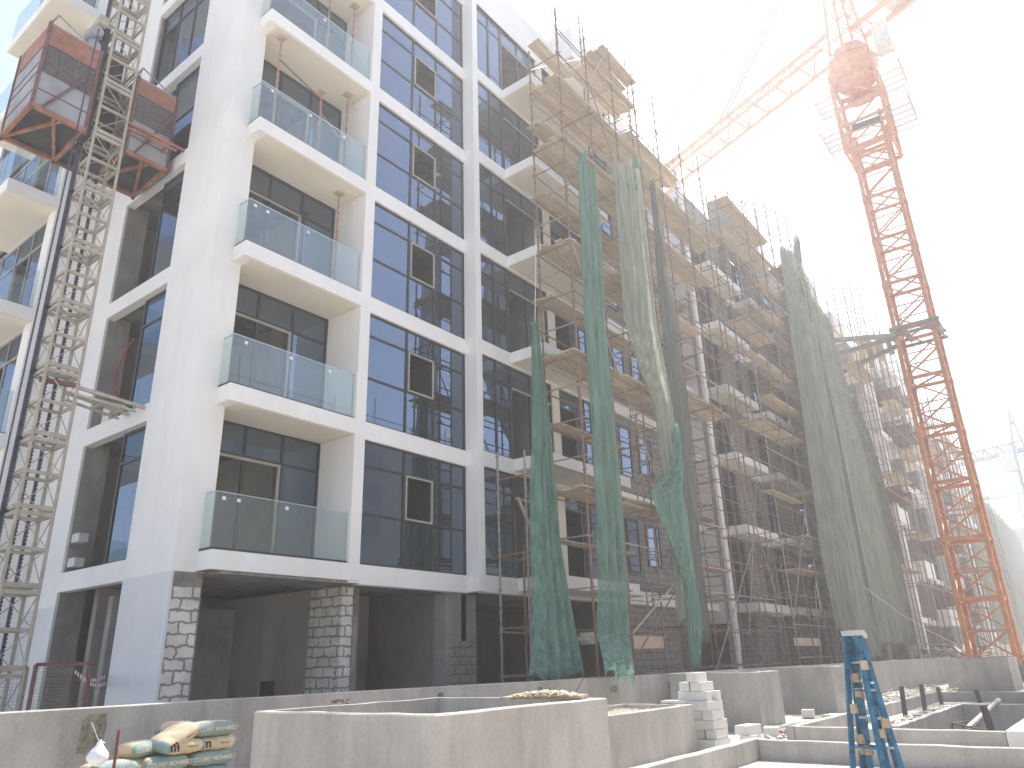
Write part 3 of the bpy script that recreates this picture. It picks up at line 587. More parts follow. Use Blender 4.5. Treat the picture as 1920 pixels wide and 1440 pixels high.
q = MB().tube(atY(1005, 440, -2.0), atY(1003, 622, -2.1), .012, 4); solo('rope', q, M['plast'], 'pale rope holding up the dark green net bundle', 'rope')

# ================================================================== RED LOADING DECKS on the far wing
for i, (X, z, y0_, y1_, lb) in enumerate(((58, 17.75, -.6, -3.6, 'largest red loading platform jutting from the far wing, just left of the crane'), (60, 21.6, -1.0, -3.2, 'upper red loading platform on the far wing'), (64, 9.3, -1.4, -4.0, 'dark red loading platform low on the far wing'), (66, 5.2, -1.6, -3.8, 'lowest red loading platform, behind the pleated net'), (56, 12.6, -.8, -2.4, 'small red loading platform half hidden by the pleated net'))):
    t = thing('loading_platform', lb, 'platform', (X, y0_, z), 'red loading platforms')
    part('deck', MB().box(X, X + 3.2, y1_, y0_, z, z + .28), M['red'], t)
    part('side_panel', MB().box(X, X + .06, y1_ + .1, y0_, z + .28, z + 1.15), M['red'], t)
    part('side_panel', MB().box(X + 3.1, X + 3.16, y1_ + .1, y0_, z + .28, z + 1.15), M['red'], t)
    for e in (.1, 1.6, 3.1): part('rail_post', MB().box(X + e - .03, X + e + .03, y1_ + .02, y1_ + .08, z + .28, z + 1.3), M['rust'], t)

# ================================================================== HOIST
MX0, MX1, MY0, MY1 = -1.95, -1.30, 2.9, 3.55
hm = thing('hoist_mast', 'dusty beige lattice mast of the builders hoist climbing the side of the building', 'hoist mast', ((MX0 + MX1) / 2, 3.2, 0))
SZ = 1.48
for k in range(18):
    z = .25 + k * SZ; q = MB()
    cs = [(MX0, MY0), (MX1, MY0), (MX1, MY1), (MX0, MY1)]
    for x, y in cs: q.tube((x, y, z), (x, y, z + SZ), .036, 8)
    for a in range(4):
        (xa, ya), (xb, yb) = cs[a], cs[(a + 1) % 4]
        for zz, hh in ((z + .06, .085), (z + SZ - .07, .08), (z + SZ / 2, .065)): q.beam((xa, ya, zz), (xb, yb, zz), .045, hh)
        q.tube((xa, ya, z + .08), (xb, yb, z + SZ / 2), .011, 5); q.tube((xb, yb, z + SZ / 2 + .03), (xa, ya, z + SZ - .08), .011, 5)
    part('mast_section', q, M['beige'], hm)
def rack(x, y, w_=.06):
    q = MB().box(x - w_ / 2, x + w_ / 2, y - .02, y + .02, .2, 26.8)
    z = .3
    while z < 16: q.box(x + w_ / 2, x + w_ / 2 + .02, y - .015, y + .015, z, z + .028); z += .075
    part('gear_rack', q, M['bluesteel'], hm)
rack(-2.03, 3.42, .075); rack(-1.66, 3.66, .055); rack(-1.46, 3.66, .06)
for k in range(18):
    z = .25 + k * SZ; part('rack_bracket', MB().box(-2.06, -1.92, 3.36, 3.46, z - .03, z + .04), M['dark'], hm)
for z, zz in ((7.35, 7.1), (14.25, 13.95), (20.9, 20.7)):
    q = MB(); 
    for dy, yy in ((0, 2.5), (.5, 3.25)): q.beam((-1.3, 2.92 + dy, z), (.12, yy, zz), .07, .07); q.beam((-1.3, 2.92 + dy, z - .16), (-.2, yy, zz - .12), .05, .05)
    q.beam((-.75, 2.7, z - .25), (-.7, 3.5, z - .2), .06, .06); q.beam((-.4, 2.55, z - .32), (-.35, 3.3, z - .3), .06, .06); q.beam((-1.3, 3.42, z), (-.4, 2.6, z - .28), .05, .05); q.beam((.12, 2.42, zz), (.12, 3.35, zz), .09, .09)
    part('wall_tie', q, M['beige'] if z < 12 else M['orange'] if z < 15 else M['beige'], hm)
q = MB().beam((-1.93, 3.2, 7.42), (-1.25, 2.92, 7.38), .09, .09); part('tie_collar', q, M['red'], hm)
def cage(x0, x1, y0, y1, z0, z1, label):
    t = thing('hoist_cage', label, 'hoist cage', ((x0 + x1) / 2, (y0 + y1) / 2, z0), 'builders hoist cages')
    part('floor', MB().box(x0 + .03, x1 - .03, y0 + .03, y1 - .03, z0 + .10, z0 + .16), M['dark'], t)
    zs = [z0, z0 + .52, z0 + 1.02, z0 + 1.30, z0 + 1.78, z1 - .05]
    for (ax, a0, a1, c) in (('x', x0, x1, y0), ('x', x0, x1, y1), ('y', y0, y1, x0), ('y', y0, y1, x1)):
        def B(q, u0, u1, zz0, zz1, th):
            if ax == 'x': q.box(u0, u1, c - th, c + th, zz0, zz1)
            else: q.box(c - th, c + th, u0, u1, zz0, zz1)
        for i in range(2): q = MB(); B(q, a0 + .03, a1 - .03, zs[i] + .12 if i == 0 else zs[i] + .03, zs[i + 1], .006); part('sheet_panel', q, M['gpanel'], t)
        q = MB(); B(q, a0 + .03, a1 - .03, zs[2] + .03, zs[4], .004); part('mesh_panel', q, M['meshp'] if ax == 'x' else M['gpanel'], t)
        q = MB(); B(q, a0 + .02, a1 - .02, zs[4] + .03, zs[5], .012); part('top_band', q, M['orange'], t)
        for zz in zs[1:5]: q = MB(); B(q, a0, a1, zz, zz + .03, .018); part('rail', q, M['red'], t)
        q = MB(); B(q, a0, a1, z0, z0 + .11, .045); part('base_beam', q, M['orange'], t)
    for x in (x0, x1):
        for y in (y0, y1): part('corner_post', MB().box(x - .035, x + .035, y - .035, y + .035, z0 - .05, z1), M['red'], t)
    xm = (x0 + x1) / 2
    q = MB().beam((x0, y1, z0 + .05), (xm + .1, y0, z0 + .05), .07, .07); q.beam((x1, y1, z0 + .04), (xm - .1, y0, z0 + .04), .07, .07); part('under_brace', q, M['orange'], t)
    q = MB().beam((x0 + .2, y0 - .04, z0 + .1), (x1 - .1, y0 - .04, z0 + 1.6), .035, .05); part('front_brace', q, M['red'], t)
    part('roof', MB().box(x0, x1, y0, y1, z1 - .05, z1), M['gpanel'], t)
    for (a, b) in (((x0, y0, z1), (x0 + .25, y0 + .5, z1 + .75)), ((x0, y1, z1), (x0 + .25, y0 + .5, z1 + .75)), ((x0 + .8, y0, z1), (x0 + .25, y0 + .5, z1 + .75))): part('roof_stay', MB().tube(a, b, .018), M['galv'], t)
    return t
mp_ = netmat('punched_sheet', (.30, .29, .27), .6)
mt_ = mp_.node_tree; bt = mt_.nodes.new('ShaderNodeTexBrick'); bt.inputs['Scale'].default_value = 1; bt.inputs['Brick Width'].default_value = .05; bt.inputs['Row Height'].default_value = .04; bt.inputs['Mortar Size'].default_value = .012
bt.inputs['Color1'].default_value = (0, 0, 0, 1); bt.inputs['Color2'].default_value = (.35, .35, .35, 1); bt.inputs['Mortar'].default_value = (1, 1, 1, 1)
tcn = mt_.nodes.new('ShaderNodeTexCoord'); sx = mt_.nodes.new('ShaderNodeSeparateXYZ'); cx = mt_.nodes.new('ShaderNodeCombineXYZ'); ad = mt_.nodes.new('ShaderNodeMath')
mt_.links.new(tcn.outputs['Object'], sx.inputs[0]); mt_.links.new(sx.outputs['X'], ad.inputs[0]); mt_.links.new(sx.outputs['Y'], ad.inputs[1]); mt_.links.new(ad.outputs[0], cx.inputs[0]); mt_.links.new(sx.outputs['Z'], cx.inputs[1]); mt_.links.new(cx.outputs[0], bt.inputs['Vector'])
for n_ in mt_.nodes:
    if n_.type == 'MIX_SHADER' and n_.inputs[0].is_linked: mt_.links.new(bt.outputs['Color'], n_.inputs[0])
M['meshp'] = mp_
cage(-3.28, -2.14, 2.95, 4.6, 13.42, 15.85, 'left cage of the hoist, grey sheets in red framing with an orange top band')
cage(-1.20, -.18, 2.95, 4.6, 13.42, 15.75, 'right cage of the hoist, partly behind the mast and close to the building')
bg_ = thing('hoist_bridge', 'dark bridge platform with red beams joining the two hoist cages behind the mast', 'platform', (-1.67, 4.2, 13.42))
part('platform', MB().box(-2.10, -1.24, 3.78, 4.55, 13.5, 13.6), M['dark'], bg_)
part('beam', MB().box(-2.10, -1.24, 4.52, 4.64, 13.40, 13.53), M['red'], bg_); part('beam', MB().box(-2.10, -1.24, 3.74, 3.82, 13.40, 13.53), M['red'], bg_)
part('back_panel', MB().box(-2.10, -1.24, 4.5, 4.52, 13.6, 15.2), M['gpanel'], bg_); part('top_band', MB().box(-2.10, -1.24, 4.5, 4.53, 15.22, 15.8), M['orange'], bg_)
dv = thing('hoist_drive', 'grimy motor unit stacked above and between the two hoist cages', 'motor', (-2.1, 3.2, 14.3))
part('backplate', MB().box(-2.16, -2.0, 3.05, 3.35, 13.4, 16.7), M['dark'], dv)
for z in (15.5, 15.95, 16.4): part('motor', MB().tube((-2.30, 2.98, z), (-2.30, 3.4, z), .15, 14).box(-2.2, -2.1, 3.05, 3.3, z - .14, z + .14), M['gpanel'], dv)
part('control_box', MB().box(-2.34, -2.12, 2.9, 3.3, 16.6, 16.85), M['beige'], dv)
part('safety_device', MB().box(-1.85, -1.35, 3.6, 4.2, 13.6, 16.6), M['dark'], dv)
pc = atY(62, 610, 2.5); solo('cable', MB().tube((pc.x, 2.5, .0), (pc.x + .03, 2.5, 16.0), .018), M['bluesteel'], 'dark trailing cable hanging down beside the left hoist cage', 'cable')
# base enclosure and gate at the hoist foot
def fence(p, q_, z0, z1, label, name='wire_fence_panel', fm=M['red'], cat='fence'):
    t = thing(name, label, cat, p, 'wire panels round the hoist foot'); p = Vector(p); q_ = Vector(q_); up = V(0, 0, 1)
    fr = MB().beam(p + up * (z1), q_ + up * z1, .05, .05); fr.beam(p + up * z0, q_ + up * z0, .05, .05); fr.beam(p + up * z0, p + up * z1, .05, .05); fr.beam(q_ + up * z0, q_ + up * z1, .05, .05); part('frame', fr, fm, t)
    m = MB(); dd = (q_ - p); n = int(dd.length / .05)
    for i in range(1, n): a = p + dd * (i / n); m.tube(a + up * z0, a + up * z1, .003, 3)
    nz_ = int((z1 - z0) / .05)
    for j in range(1, nz_): m.tube(p + up * (z0 + j * .05), q_ + up * (z0 + j * .05), .003, 3)
    part('wire_mesh', m, M['galv'], t); return t
A = atY(68, 1246, -.2); B = atY(170, 1247, -.2)
fence((A.x, -.2, 0), (B.x, -.2, 0), .05, A.z, 'red framed wire mesh gate at the foot of the hoist')
A2 = atY(-8, 1252, -.1); fence((A2.x, -.1, 0), (A.x - .08, -.1, 0), .05, A2.z, 'grey wire mesh panel left of the red gate at the hoist foot', fm=M['galv'])
q = MB(); m2 = MB(); a = atY(140, 1262, -.5); b = atX(198, 1270, -.03); c = atX(198, 1284, -.03)
for (s0, s1, idx) in ((a, b, 0), (a, c, 1)):
    n = 26
    for i in range(n):
        p0 = s0.lerp(s1, i / n); p1 = s0.lerp(s1, (i + 1) / n); sg = -.10 * (4 * (i / n) * (1 - i / n)); sg2 = -.10 * (4 * ((i + 1) / n) * (1 - (i + 1) / n))
        (q if i % 2 else m2).prism([p0 + V(0, 0, sg), p1 + V(0, 0, sg2), p1 + V(0, 0, sg2 + .05), p0 + V(0, 0, sg + .05)], (0, .003, 0))
tt = thing('barrier_tape', 'sagging red and white barrier tape tied between the gate and the white pier', 'tape', a)
part('red_stripes', q, M['redw'], tt); part('white_stripes', m2, M['plast'], tt)
# things inside the side openings
solo('hose', MB().path([(.35, 4.3 + .75 * math.cos(t_) , 8.6 + .85 * math.sin(t_)) for t_ in [1.5 - .25 * i for i in range(14)]], .02), M['redw'], 'red hose loop hanging inside the second floor side opening', 'hose')
for i, (y, z, lb) in enumerate(((4.7, 7.25, 'lower pale block on the ledge of the second side opening'), (4.7, 7.47, 'upper pale block on the ledge of the second side opening'), (5.2, 3.95, 'lower pale block left in the jamb of the first side opening'), (5.2, 4.5, 'upper pale block left in the jamb of the first side opening'))):
    solo('concrete_block', MB().box(.08, .3, y - .24, y + .12, z, z + .2), M['aac'], lb, 'block', 'loose blocks in the side openings', bevel=.008)
# ================================================================== TOWER CRANE
CX0, CX1, CY0, CY1 = 42.0, 44.1, -8.4, -6.3
CZ = 3.29; Z0 = .85
cr = thing('tower_crane', 'orange tower crane tied to the building, its jib reaching left over the roofs', 'crane', (43.05, -7.35, 0))
part('crane_base', MB().box(41.6, 44.5, -8.8, -5.9, 0, .85), M['rawconc'], cr)
corners = [(CX0, CY0), (CX1, CY0), (CX1, CY1), (CX0, CY1)]
OC = M['crane']
for k in range(12):
    z = Z0 + k * CZ; q = MB()
    if k >= 11: break
    for x, y in corners: q.box(x - .12, x + .12, y - .12, y + .12, z, z + CZ)
    for i in range(4):
        (xa, ya), (xb, yb) = corners[i], corners[(i + 1) % 4]
        q.beam((xa, ya, z + .12), (xb, yb, z + .12), .12, .2); q.beam((xa, ya, z + CZ * .52), (xb, yb, z + CZ * .52), .05, .07)
        q.beam((xa, ya, z + .2), (xb, yb, z + CZ * .52), .1, .1) if i % 2 else q.beam((xb, yb, z + .2), (xa, ya, z + CZ * .52), .08, .08)
        q.beam((xb, yb, z + CZ * .54), (xa, ya, z + CZ - .05), .08, .08) if i % 2 else q.beam((xa, ya, z + CZ * .54), (xb, yb, z + CZ - .05), .08, .08)
    q.beam((CX0, CY0, z + .1), (CX1, CY1, z + .1), .08, .1)
    for x, y in corners: q.box(x - .15, x + .15, y - .15, y + .15, z - .18, z + .18)
    part('mast_section', q, OC, cr)
for k in range(12):       # climbing ladder
    z = Z0 + k * CZ; q = MB(); y = -7.0 - .25 * (k % 2)
    q.tube((43.6, y, z), (43.6, y, z + CZ), .025, 4); q.tube((43.6, y + .4, z), (43.6, y + .4, z + CZ), .025, 4)
    for j in range(10): q.tube((43.6, y, z + j * .33 + .1), (43.6, y + .4, z + j * .33 + .1), .012, 4)
    part('ladder', q, M['galv'], cr)
# tie collar and struts
ZT = 20.35
q = MB()
for dz in (0, .45):
    q.beam((CX0 - .2, CY0 - .45, ZT + dz), (CX0 - .2, CY1 + .3, ZT + dz), .12, .2); q.beam((CX1 + .2, CY0 - .45, ZT + dz), (CX1 + .2, CY1 + .3, ZT + dz), .12, .2); q.beam((CX0 - .25, CY0 - .3, ZT + dz), (CX1 + .25, CY0 - .3, ZT + dz), .12, .2); q.beam((CX0 - .25, CY1 + .25, ZT + dz), (CX1 + .25, CY1 + .25, ZT + dz), .12, .2)
part('tie_collar', q, M['ncrane'], cr)
for (pa, pb, lb) in ((atZ(1682, 629, ZT), atZ(1524, 641, ZT), 0), (atZ(1684, 632, ZT), atZ(1540, 672, ZT), 1), (atZ(1684, 648, ZT), atZ(1550, 712, ZT), 2)):
    e = pa + (pb - pa) * 1.15; part('tie_strut', MB().beam(pa, e, .24, .26), M['ncrane'], cr)
wk = thing('walkway', 'perforated plank walkway laid across the crane tie struts', 'walkway', atZ(1620, 670, ZT))
for i in range(6):
    u = i / 5; a = atZ(1690 - 75 * u, 612 + 42 * u, ZT + .25); b = atZ(1712 - 95 * u, 640 + 62 * u, ZT + .25)
    part('plank', MB().beam(a, b, .32, .04), M['wood2'] if i % 2 else M['galv'], wk)
# climbing frame with side platforms
zc = Z0 + 10 * CZ + .6
q = MB(); e = .42
oc = [(CX0 - e, CY0 - e), (CX1 + e, CY0 - e), (CX1 + e, CY1 + e), (CX0 - e, CY1 + e)]
for x, y in oc: q.box(x - .12, x + .12, y - .12, y + .12, zc, zc + 6.6)
for i in range(4):
    (xa, ya), (xb, yb) = oc[i], oc[(i + 1) % 4]
    for zz, h in ((zc, .3), (zc + 1.5, .2), (zc + 2.2, .2), (zc + 3.6, .35), (zc + 6.4, .4)): q.beam((xa, ya, zz), (xb, yb, zz), .14, h)
    q.beam((xa, ya, zc + .2), (xb, yb, zc + 2.1), .1, .1); q.beam((xb, yb, zc + 3.8), (xa, ya, zc + 6.2), .1, .1)
part('climbing_frame', q, OC, cr)
def cplat(x0, x1, y0, y1, z):
    q = MB()
    for i in range(6): a = x0 + (x1 - x0) * i / 5; q.beam((a, y0, z), (a, y1, z), .05, .06)
    q.beam((x0, y0, z), (x1, y0, z), .05, .08); q.beam((x0, y1, z), (x1, y1, z), .05, .08)
    n = int(abs(x1 - x0) / .07)
    f_ = part('platform', q, OC, cr)
    part('grating', MB().box(x0, x1, min(y0, y1), max(y0, y1), z + .04, z + .05), M['grate'], f_)
    q = MB()
    for zz in (.55, 1.1): q.path([(x0, y1, z + zz), (x1, y1, z + zz)], .02, 4); q.tube((x0, y0, z + zz), (x0, y1, z + zz), .02, 4); q.tube((x1, y0, z + zz), (x1, y1, z + zz), .02, 4)
    for i in range(6): a = x0 + (x1 - x0) * i / 5; q.tube((a, y1, z), (a, y1, z + 1.1), .02, 4)
    part('guard_rail', q, M['galv'], f_)
M['grate'] = netmat('grating', (.30, .31, .34), .42)
for z in (zc + 2.3, zc + 5.4):
    cplat(CX0 - .5, CX1 + .9, CY1 + e + .12, CY1 + e + 1.45, z); cplat(CX0 - .5, CX1 + .9, CY0 - e - .12, CY0 - e - 1.5, z)
part('jack', MB().beam((CX0 - .4, -8.4, zc + 1.6), (CX0 - .4, -6.6, zc + 1.7), .35, .4), M['dark'], cr)
zs_ = zc + 6.6
q = MB().tube((43.05, -7.35, zs_ - .2), (43.05, -7.35, zs_ + 1.3), 1.45, 8, 1.85); q.box(41.7, 44.4, -8.7, -6.0, zs_ + 1.3, zs_ + 1.6); q.tube((43.05, -7.35, zs_ + 1.7), (43.05, -7.35, zs_ + 2.7), 1.5, 8, 1.2); part('slewing_ring', q, OC, cr)
q = MB(); 
for i in range(4):
    (xa, ya), (xb, yb) = oc[i], oc[(i + 1) % 4]; q.prism([(xa, ya, zs_), (xb, yb, zs_), ((xa + xb) / 2 + (xb - xa) * .2, (ya + yb) / 2 + (yb - ya) * .2, zs_ - 1.2), ((xa + xb) / 2 - (xb - xa) * .2, (ya + yb) / 2 - (yb - ya) * .2, zs_ - 1.2)], (.02, .02, 0))
part('slewing_skirt', q, OC, cr)
part('cab', MB().box(42.0, 43.4, -10.2, -9.15, zs_ + 1.2, zs_ + 3.2), M['cream'], cr)
# jib
JZ = 44.6; JD = V(.365, .931, 0).normalized(); JP = V(JD.y, -JD.x, 0); JC = V(43.05, -7.35, JZ)
q = MB(); T_ = 12.5
for sx_, sy_ in ((-1, -1), (1, -1), (1, 1), (-1, 1)):
    a = JC + JD * (sx_ * .95) + JP * (sy_ * .95); q.beam(V(a.x, a.y, zs_ + 2.6), V(43.05 + (a.x - 43.05) * .2, -7.35 + (a.y + 7.35) * .2, JZ + T_), .18, .18)
for j in range(8):
    u0 = j / 8; u1 = (j + 1) / 8; z0_ = JZ + T_ * u0; z1_ = JZ + T_ * u1; s0 = .95 * (1 - .8 * u0); s1 = .95 * (1 - .8 * u1); cc = [(-1, -1), (1, -1), (1, 1), (-1, 1)]
    for i in range(4):
        a = V(43.05, -7.35, z0_) + JD * cc[i][0] * s0 + JP * cc[i][1] * s0; b = V(43.05, -7.35, z1_) + JD * cc[(i + 1) % 4][0] * s1 + JP * cc[(i + 1) % 4][1] * s1; q.beam(a, b, .08, .08)
        c_ = V(43.05, -7.35, z0_) + JD * cc[(i + 1) % 4][0] * s0 + JP * cc[(i + 1) % 4][1] * s0; q.beam(a, c_, .08, .08)
part('tower_head', q, OC, cr)
JW, JH, SP = 1.0, 1.9, 2.3
def jpt(s, side): return JC + JD * s + (JP * (JW * side) if side else V(0, 0, JH))
for k in range(20):
    s0 = 1.4 + k * SP; s1 = s0 + SP; q = MB(); sm = (s0 + s1) / 2
    for sd in (-1, 1):
        q.beam(jpt(s0, sd), jpt(s1, sd), .22, .24); q.beam(jpt(s0, sd), jpt(sm, 0), .12, .12); q.beam(jpt(sm, 0), jpt(s1, sd), .12, .12)
    q.beam(jpt(s0, 0) if k else jpt(s0, 0), jpt(s1, 0), .26, .26); q.beam(jpt(s0, -1), jpt(s0, 1), .06, .07); q.beam(jpt(s0, -1), jpt(s1, 1), .05, .05)
    part('jib_section', q, OC, cr)
tr = MB(); 
for s in (20.0, 22.6):
    tr.beam(jpt(s, -1) + V(0, 0, -.25), jpt(s, 1) + V(0, 0, -.25), .2, .3); tr.beam(jpt(s, -1) + V(0, 0, -.9) - JP * .3, jpt(s, -1) + V(0, 0, .1), .15, .2); tr.beam(jpt(s, 1) + V(0, 0, -.9) + JP * .3, jpt(s, 1) + V(0, 0, .1), .15, .2)
tr.beam(jpt(20, -1) + V(0, 0, -.3), jpt(22.6, -1) + V(0, 0, -.3), .2, .3); tr.beam(jpt(20, 1) + V(0, 0, -.3), jpt(22.6, 1) + V(0, 0, -.3), .2, .3)
part('trolley', tr, OC, cr)
for i, o_ in enumerate((-.25, .25)): part('hoist_rope', MB().tube(jpt(21, 1) + JD * o_ + V(0, 0, -.4), jpt(21, 1) + JD * o_ + V(0, 0, -12), .025, 4), M['ncrane'], cr)
AP = V(43.05, -7.35, JZ + T_)
for s in (12.5, 33.0):
    e_ = jpt(s, 0)
    part('pendant_bar', MB().tube(AP - JP * .2, e_ - JP * .2, .11, 5), M['ncrane'], cr)
    if s < 20: part('pendant_bar', MB().tube(AP + JP * .2, e_ + JP * .2, .11, 5), M['ncrane'], cr)
# counter jib
q = MB()
for sd in (-1, 1): q.beam(JC - JD * .9 + JP * sd * .8, JC - JD * 15 + JP * sd * .8, .25, .4)
for k in range(6): q.beam(JC - JD * (2 + k * 2.4) - JP * .8, JC - JD * (2 + k * 2.4) + JP * .8, .15, .2)
part('counter_jib', q, OC, cr)
part('deck_plate', MB().prism([JC - JD * 3.2 - JP * 1.5 + V(0, 0, .3), JC - JD * 3.2 + JP * 1.5 + V(0, 0, .3), JC - JD * 15 + JP * 1.5 + V(0, 0, .3), JC - JD * 15 - JP * 1.5 + V(0, 0, .3)], (0, 0, .12)), M['cream'], cr)
for k in range(3): part('counterweight', MB().prism([JC - JD * (11 + k * 1.2) - JP * .9, JC - JD * (11 + k * 1.2) + JP * .9, JC - JD * (12 + k * 1.2) + JP * .9, JC - JD * (12 + k * 1.2) - JP * .9], (0, 0, -2.2)), M['cream'], cr)

# ================================================================== FAR BUILDINGS AND CRANES
def farbuilding(label, x0, x1, y0, y1, z1, mt, cols, rows_, name='apartment_block', wm=M['farwin'], ends=2):
    t = thing(name, label, 'building', ((x0 + x1) / 2, y0, 0), 'distant buildings')
    part('wall', MB().box(x0, x1, y0, y1, 0, z1), mt, t)
    part('parapet', MB().box(x0 - .15, x1 + .15, y0 - .15, y1, z1, z1 + .8), mt, t)
    fh = z1 / rows_; n = 0
    for j in range(rows_):
        part('floor_band', MB().box(x0 - .25, x1 + .25, y0 - .25, y0 - .002, j * fh + fh - .35, j * fh + fh), M['white'], t)
        for i in range(ends):
            yy = y0 + (y1 - y0) * (i + .3) / ends
            if n < 95: part('window', MB().box(x0 - .03, x0 - .002, yy, yy + (y1 - y0) / ends * .45, j * fh + .9, j * fh + fh - .6), wm, t); n += 1
        for i in range(cols):
            xx = x0 + (x1 - x0) * (i + .3) / cols
            if n < 95: part('window', MB().box(xx, xx + (x1 - x0) / cols * .4, y0 - .03, y0 - .002, j * fh + .8, j * fh + fh - .6), wm, t); n += 1
    return t
farbuilding('pale finished block between the far wing and the crane mast', 99.5, 111, -.6, 8, 24.2, M['paleb'], 3, 7)
b5 = farbuilding('distant white framed block with dark openings at the right edge behind the netted building', 194, 250, -3.2, 8.0, 26, M['paleb'], 9, 9, ends=3)
farbuilding('long low white building at the end of the street', 240, 262, -40, 6, 7, M['paleb'], 2, 2, ends=6)
nb_ = farbuilding('netted block behind the crane mast, wrapped in grey green cloth', 112, 190, 1.2, 12, 24.6, M['gblock'], 8, 7)
net('grey green cloth wrapping the front of the netted block behind the crane', [(V(112, .2, 24.5), V(190, .2, 25)), (V(112, .1, 16), V(190, .1, 16)), (V(112, .1, 8), V(190, .1, 8)), (V(112, 0, .6), V(190, 0, .6))], M['netgrey'], nf=12, fold=.4, seed=21, n=60)
net('loose grey green cloth hanging off the corner of the distant pale block', [(V(111.3, -1.8, 17), V(111.3, -.7, 17.5)), (V(111.3, -2.4, 12), V(111.3, -.7, 12)), (V(111.3, -2.5, 7), V(111.3, -.7, 7)), (V(111.3, -3, .5), V(111.3, -.8, .6))], M['netgrey'], nf=4, fold=.3, seed=22, n=20)
def farcrane(label, x, y, zj, jd, jl, cl, ztop, mt, wpx=1.9):
    t = thing('tower_crane', label, 'crane', (x, y, 0), 'distant tower cranes'); jd = Vector(jd).normalized(); up = V(0, 0, 1); jp = jd.cross(up)
    h = wpx / 2; z = 0; q = MB(); cs = [(-h, -h), (h, -h), (h, h), (-h, h)]
    for a in cs: q.box(x + a[0] - .2, x + a[0] + .2, y + a[1] - .2, y + a[1] + .2, 0, zj)
    while z < zj - 2:
        for i in range(4):
            a, b = cs[i], cs[(i + 1) % 4]; q.beam((x + a[0], y + a[1], z), (x + b[0], y + b[1], z + 2), .2, .2); q.beam((x + b[0], y + b[1], z + 2), (x + a[0], y + a[1], z + 2), .2, .2)
        z += 2
    part('mast', q, mt, t)
    c = V(x, y, zj)
    q = MB(); k = 0
    while k < jl:
        for sd in (-1, 1): q.beam(c + jd * k + jp * sd * .9, c + jd * (k + 2.5) + jp * sd * .9, .3, .3); q.beam(c + jd * k + jp * sd * .9, c + jd * (k + 1.25) + up * 1.8, .2, .2); q.beam(c + jd * (k + 2.5) + jp * sd * .9, c + jd * (k + 1.25) + up * 1.8, .2, .2)
        q.beam(c + jd * (k - 1.25) + up * 1.8, c + jd * (k + 1.25) + up * 1.8, .3, .3); q.beam(c + jd * k - jp * .9, c + jd * k + jp * .9, .1, .1); k += 2.5
    part('jib', q, mt, t)
    q = MB().beam(c, c - jd * cl, 1.4, .8); part('counter_jib', q, mt, t)
    part('counterweight', MB().prism([c - jd * (cl - 3) - jp * .9, c - jd * (cl - 3) + jp * .9, c - jd * cl + jp * .9, c - jd * cl - jp * .9], (0, 0, -2.8)), M['cream'], t)
    q = MB()
    for i in range(4):
        a = cs[i]; q.beam(c + V(a[0], a[1], 0), V(x, y, ztop), .35, .35)
        for j in range(4): b = cs[(i + 1) % 4]; u = j / 4; v_ = (j + 1) / 4; q.beam((c + V(a[0], a[1], 0)).lerp(V(x, y, ztop), u), (c + V(b[0], b[1], 0)).lerp(V(x, y, ztop), v_), .2, .2)
    part('tower_head', q, mt, t)
    part('cab', MB().box(x - 1.8, x + 1.8, y + 1, y + 3.2, zj - 3.6, zj - .3), M['cream'] if mt is M['farcrane'] else mt, t)
    part('pendant_bar', MB().tube((x, y, ztop), c + jd * (jl * .62) + up * 1.8, .12, 4), M['ncrane'], t); part('pendant_bar', MB().tube((x, y, ztop), c - jd * (cl - 1), .12, 4), M['ncrane'], t)
    return t
c1_ = atX(1912, 845, 160)
farcrane('pale blue crane with a lattice jib running away left, at the right edge', c1_.x, c1_.y, c1_.z, (.42, 1, 0), 70, 14, atX(1900, 765, 160).z, M['farcrane'])
c2_ = atX(1915, 928, 230)
farcrane('smallest pale crane, low at the right edge, its counterweight towards the big orange crane', c2_.x, c2_.y, c2_.z, (.1, -1, 0), 40, 12, c2_.z + 11, M['farcrane'], 1.7)
# building across the street behind the photographer: seen only in the window reflections
ob = farbuilding('grey block with scaffold poles on its roof across the street, mirrored in the windows', -34, 95, -42, -54, 23.5, M['gblock'], 0, 6, ends=0)
for i in range(24):
    x = -32 + i * 5.3; part('roof_pole', MB().tube((x, -42.5, 23), (x, -42.5, 26 + (i * 7 % 3)), .06), M['rust'], ob)
for z in (24.8, 25.9): part('roof_rail', MB().tube((-32, -42.4, z), (94, -42.4, z), .05), M['rust'], ob)
for j in range(4, 7):
    for i in range(20): part('opening', MB().box(-32 + i * 6, -29 + i * 6, -41.99, -41.9, .9 + j * 3.2, 2.9 + j * 3.2), M['farwin'], ob)
# ================================================================== FOREGROUND
TC = M['tankconc']
def rough(o, lv=3, s=.012, sc=1.2):
    return o
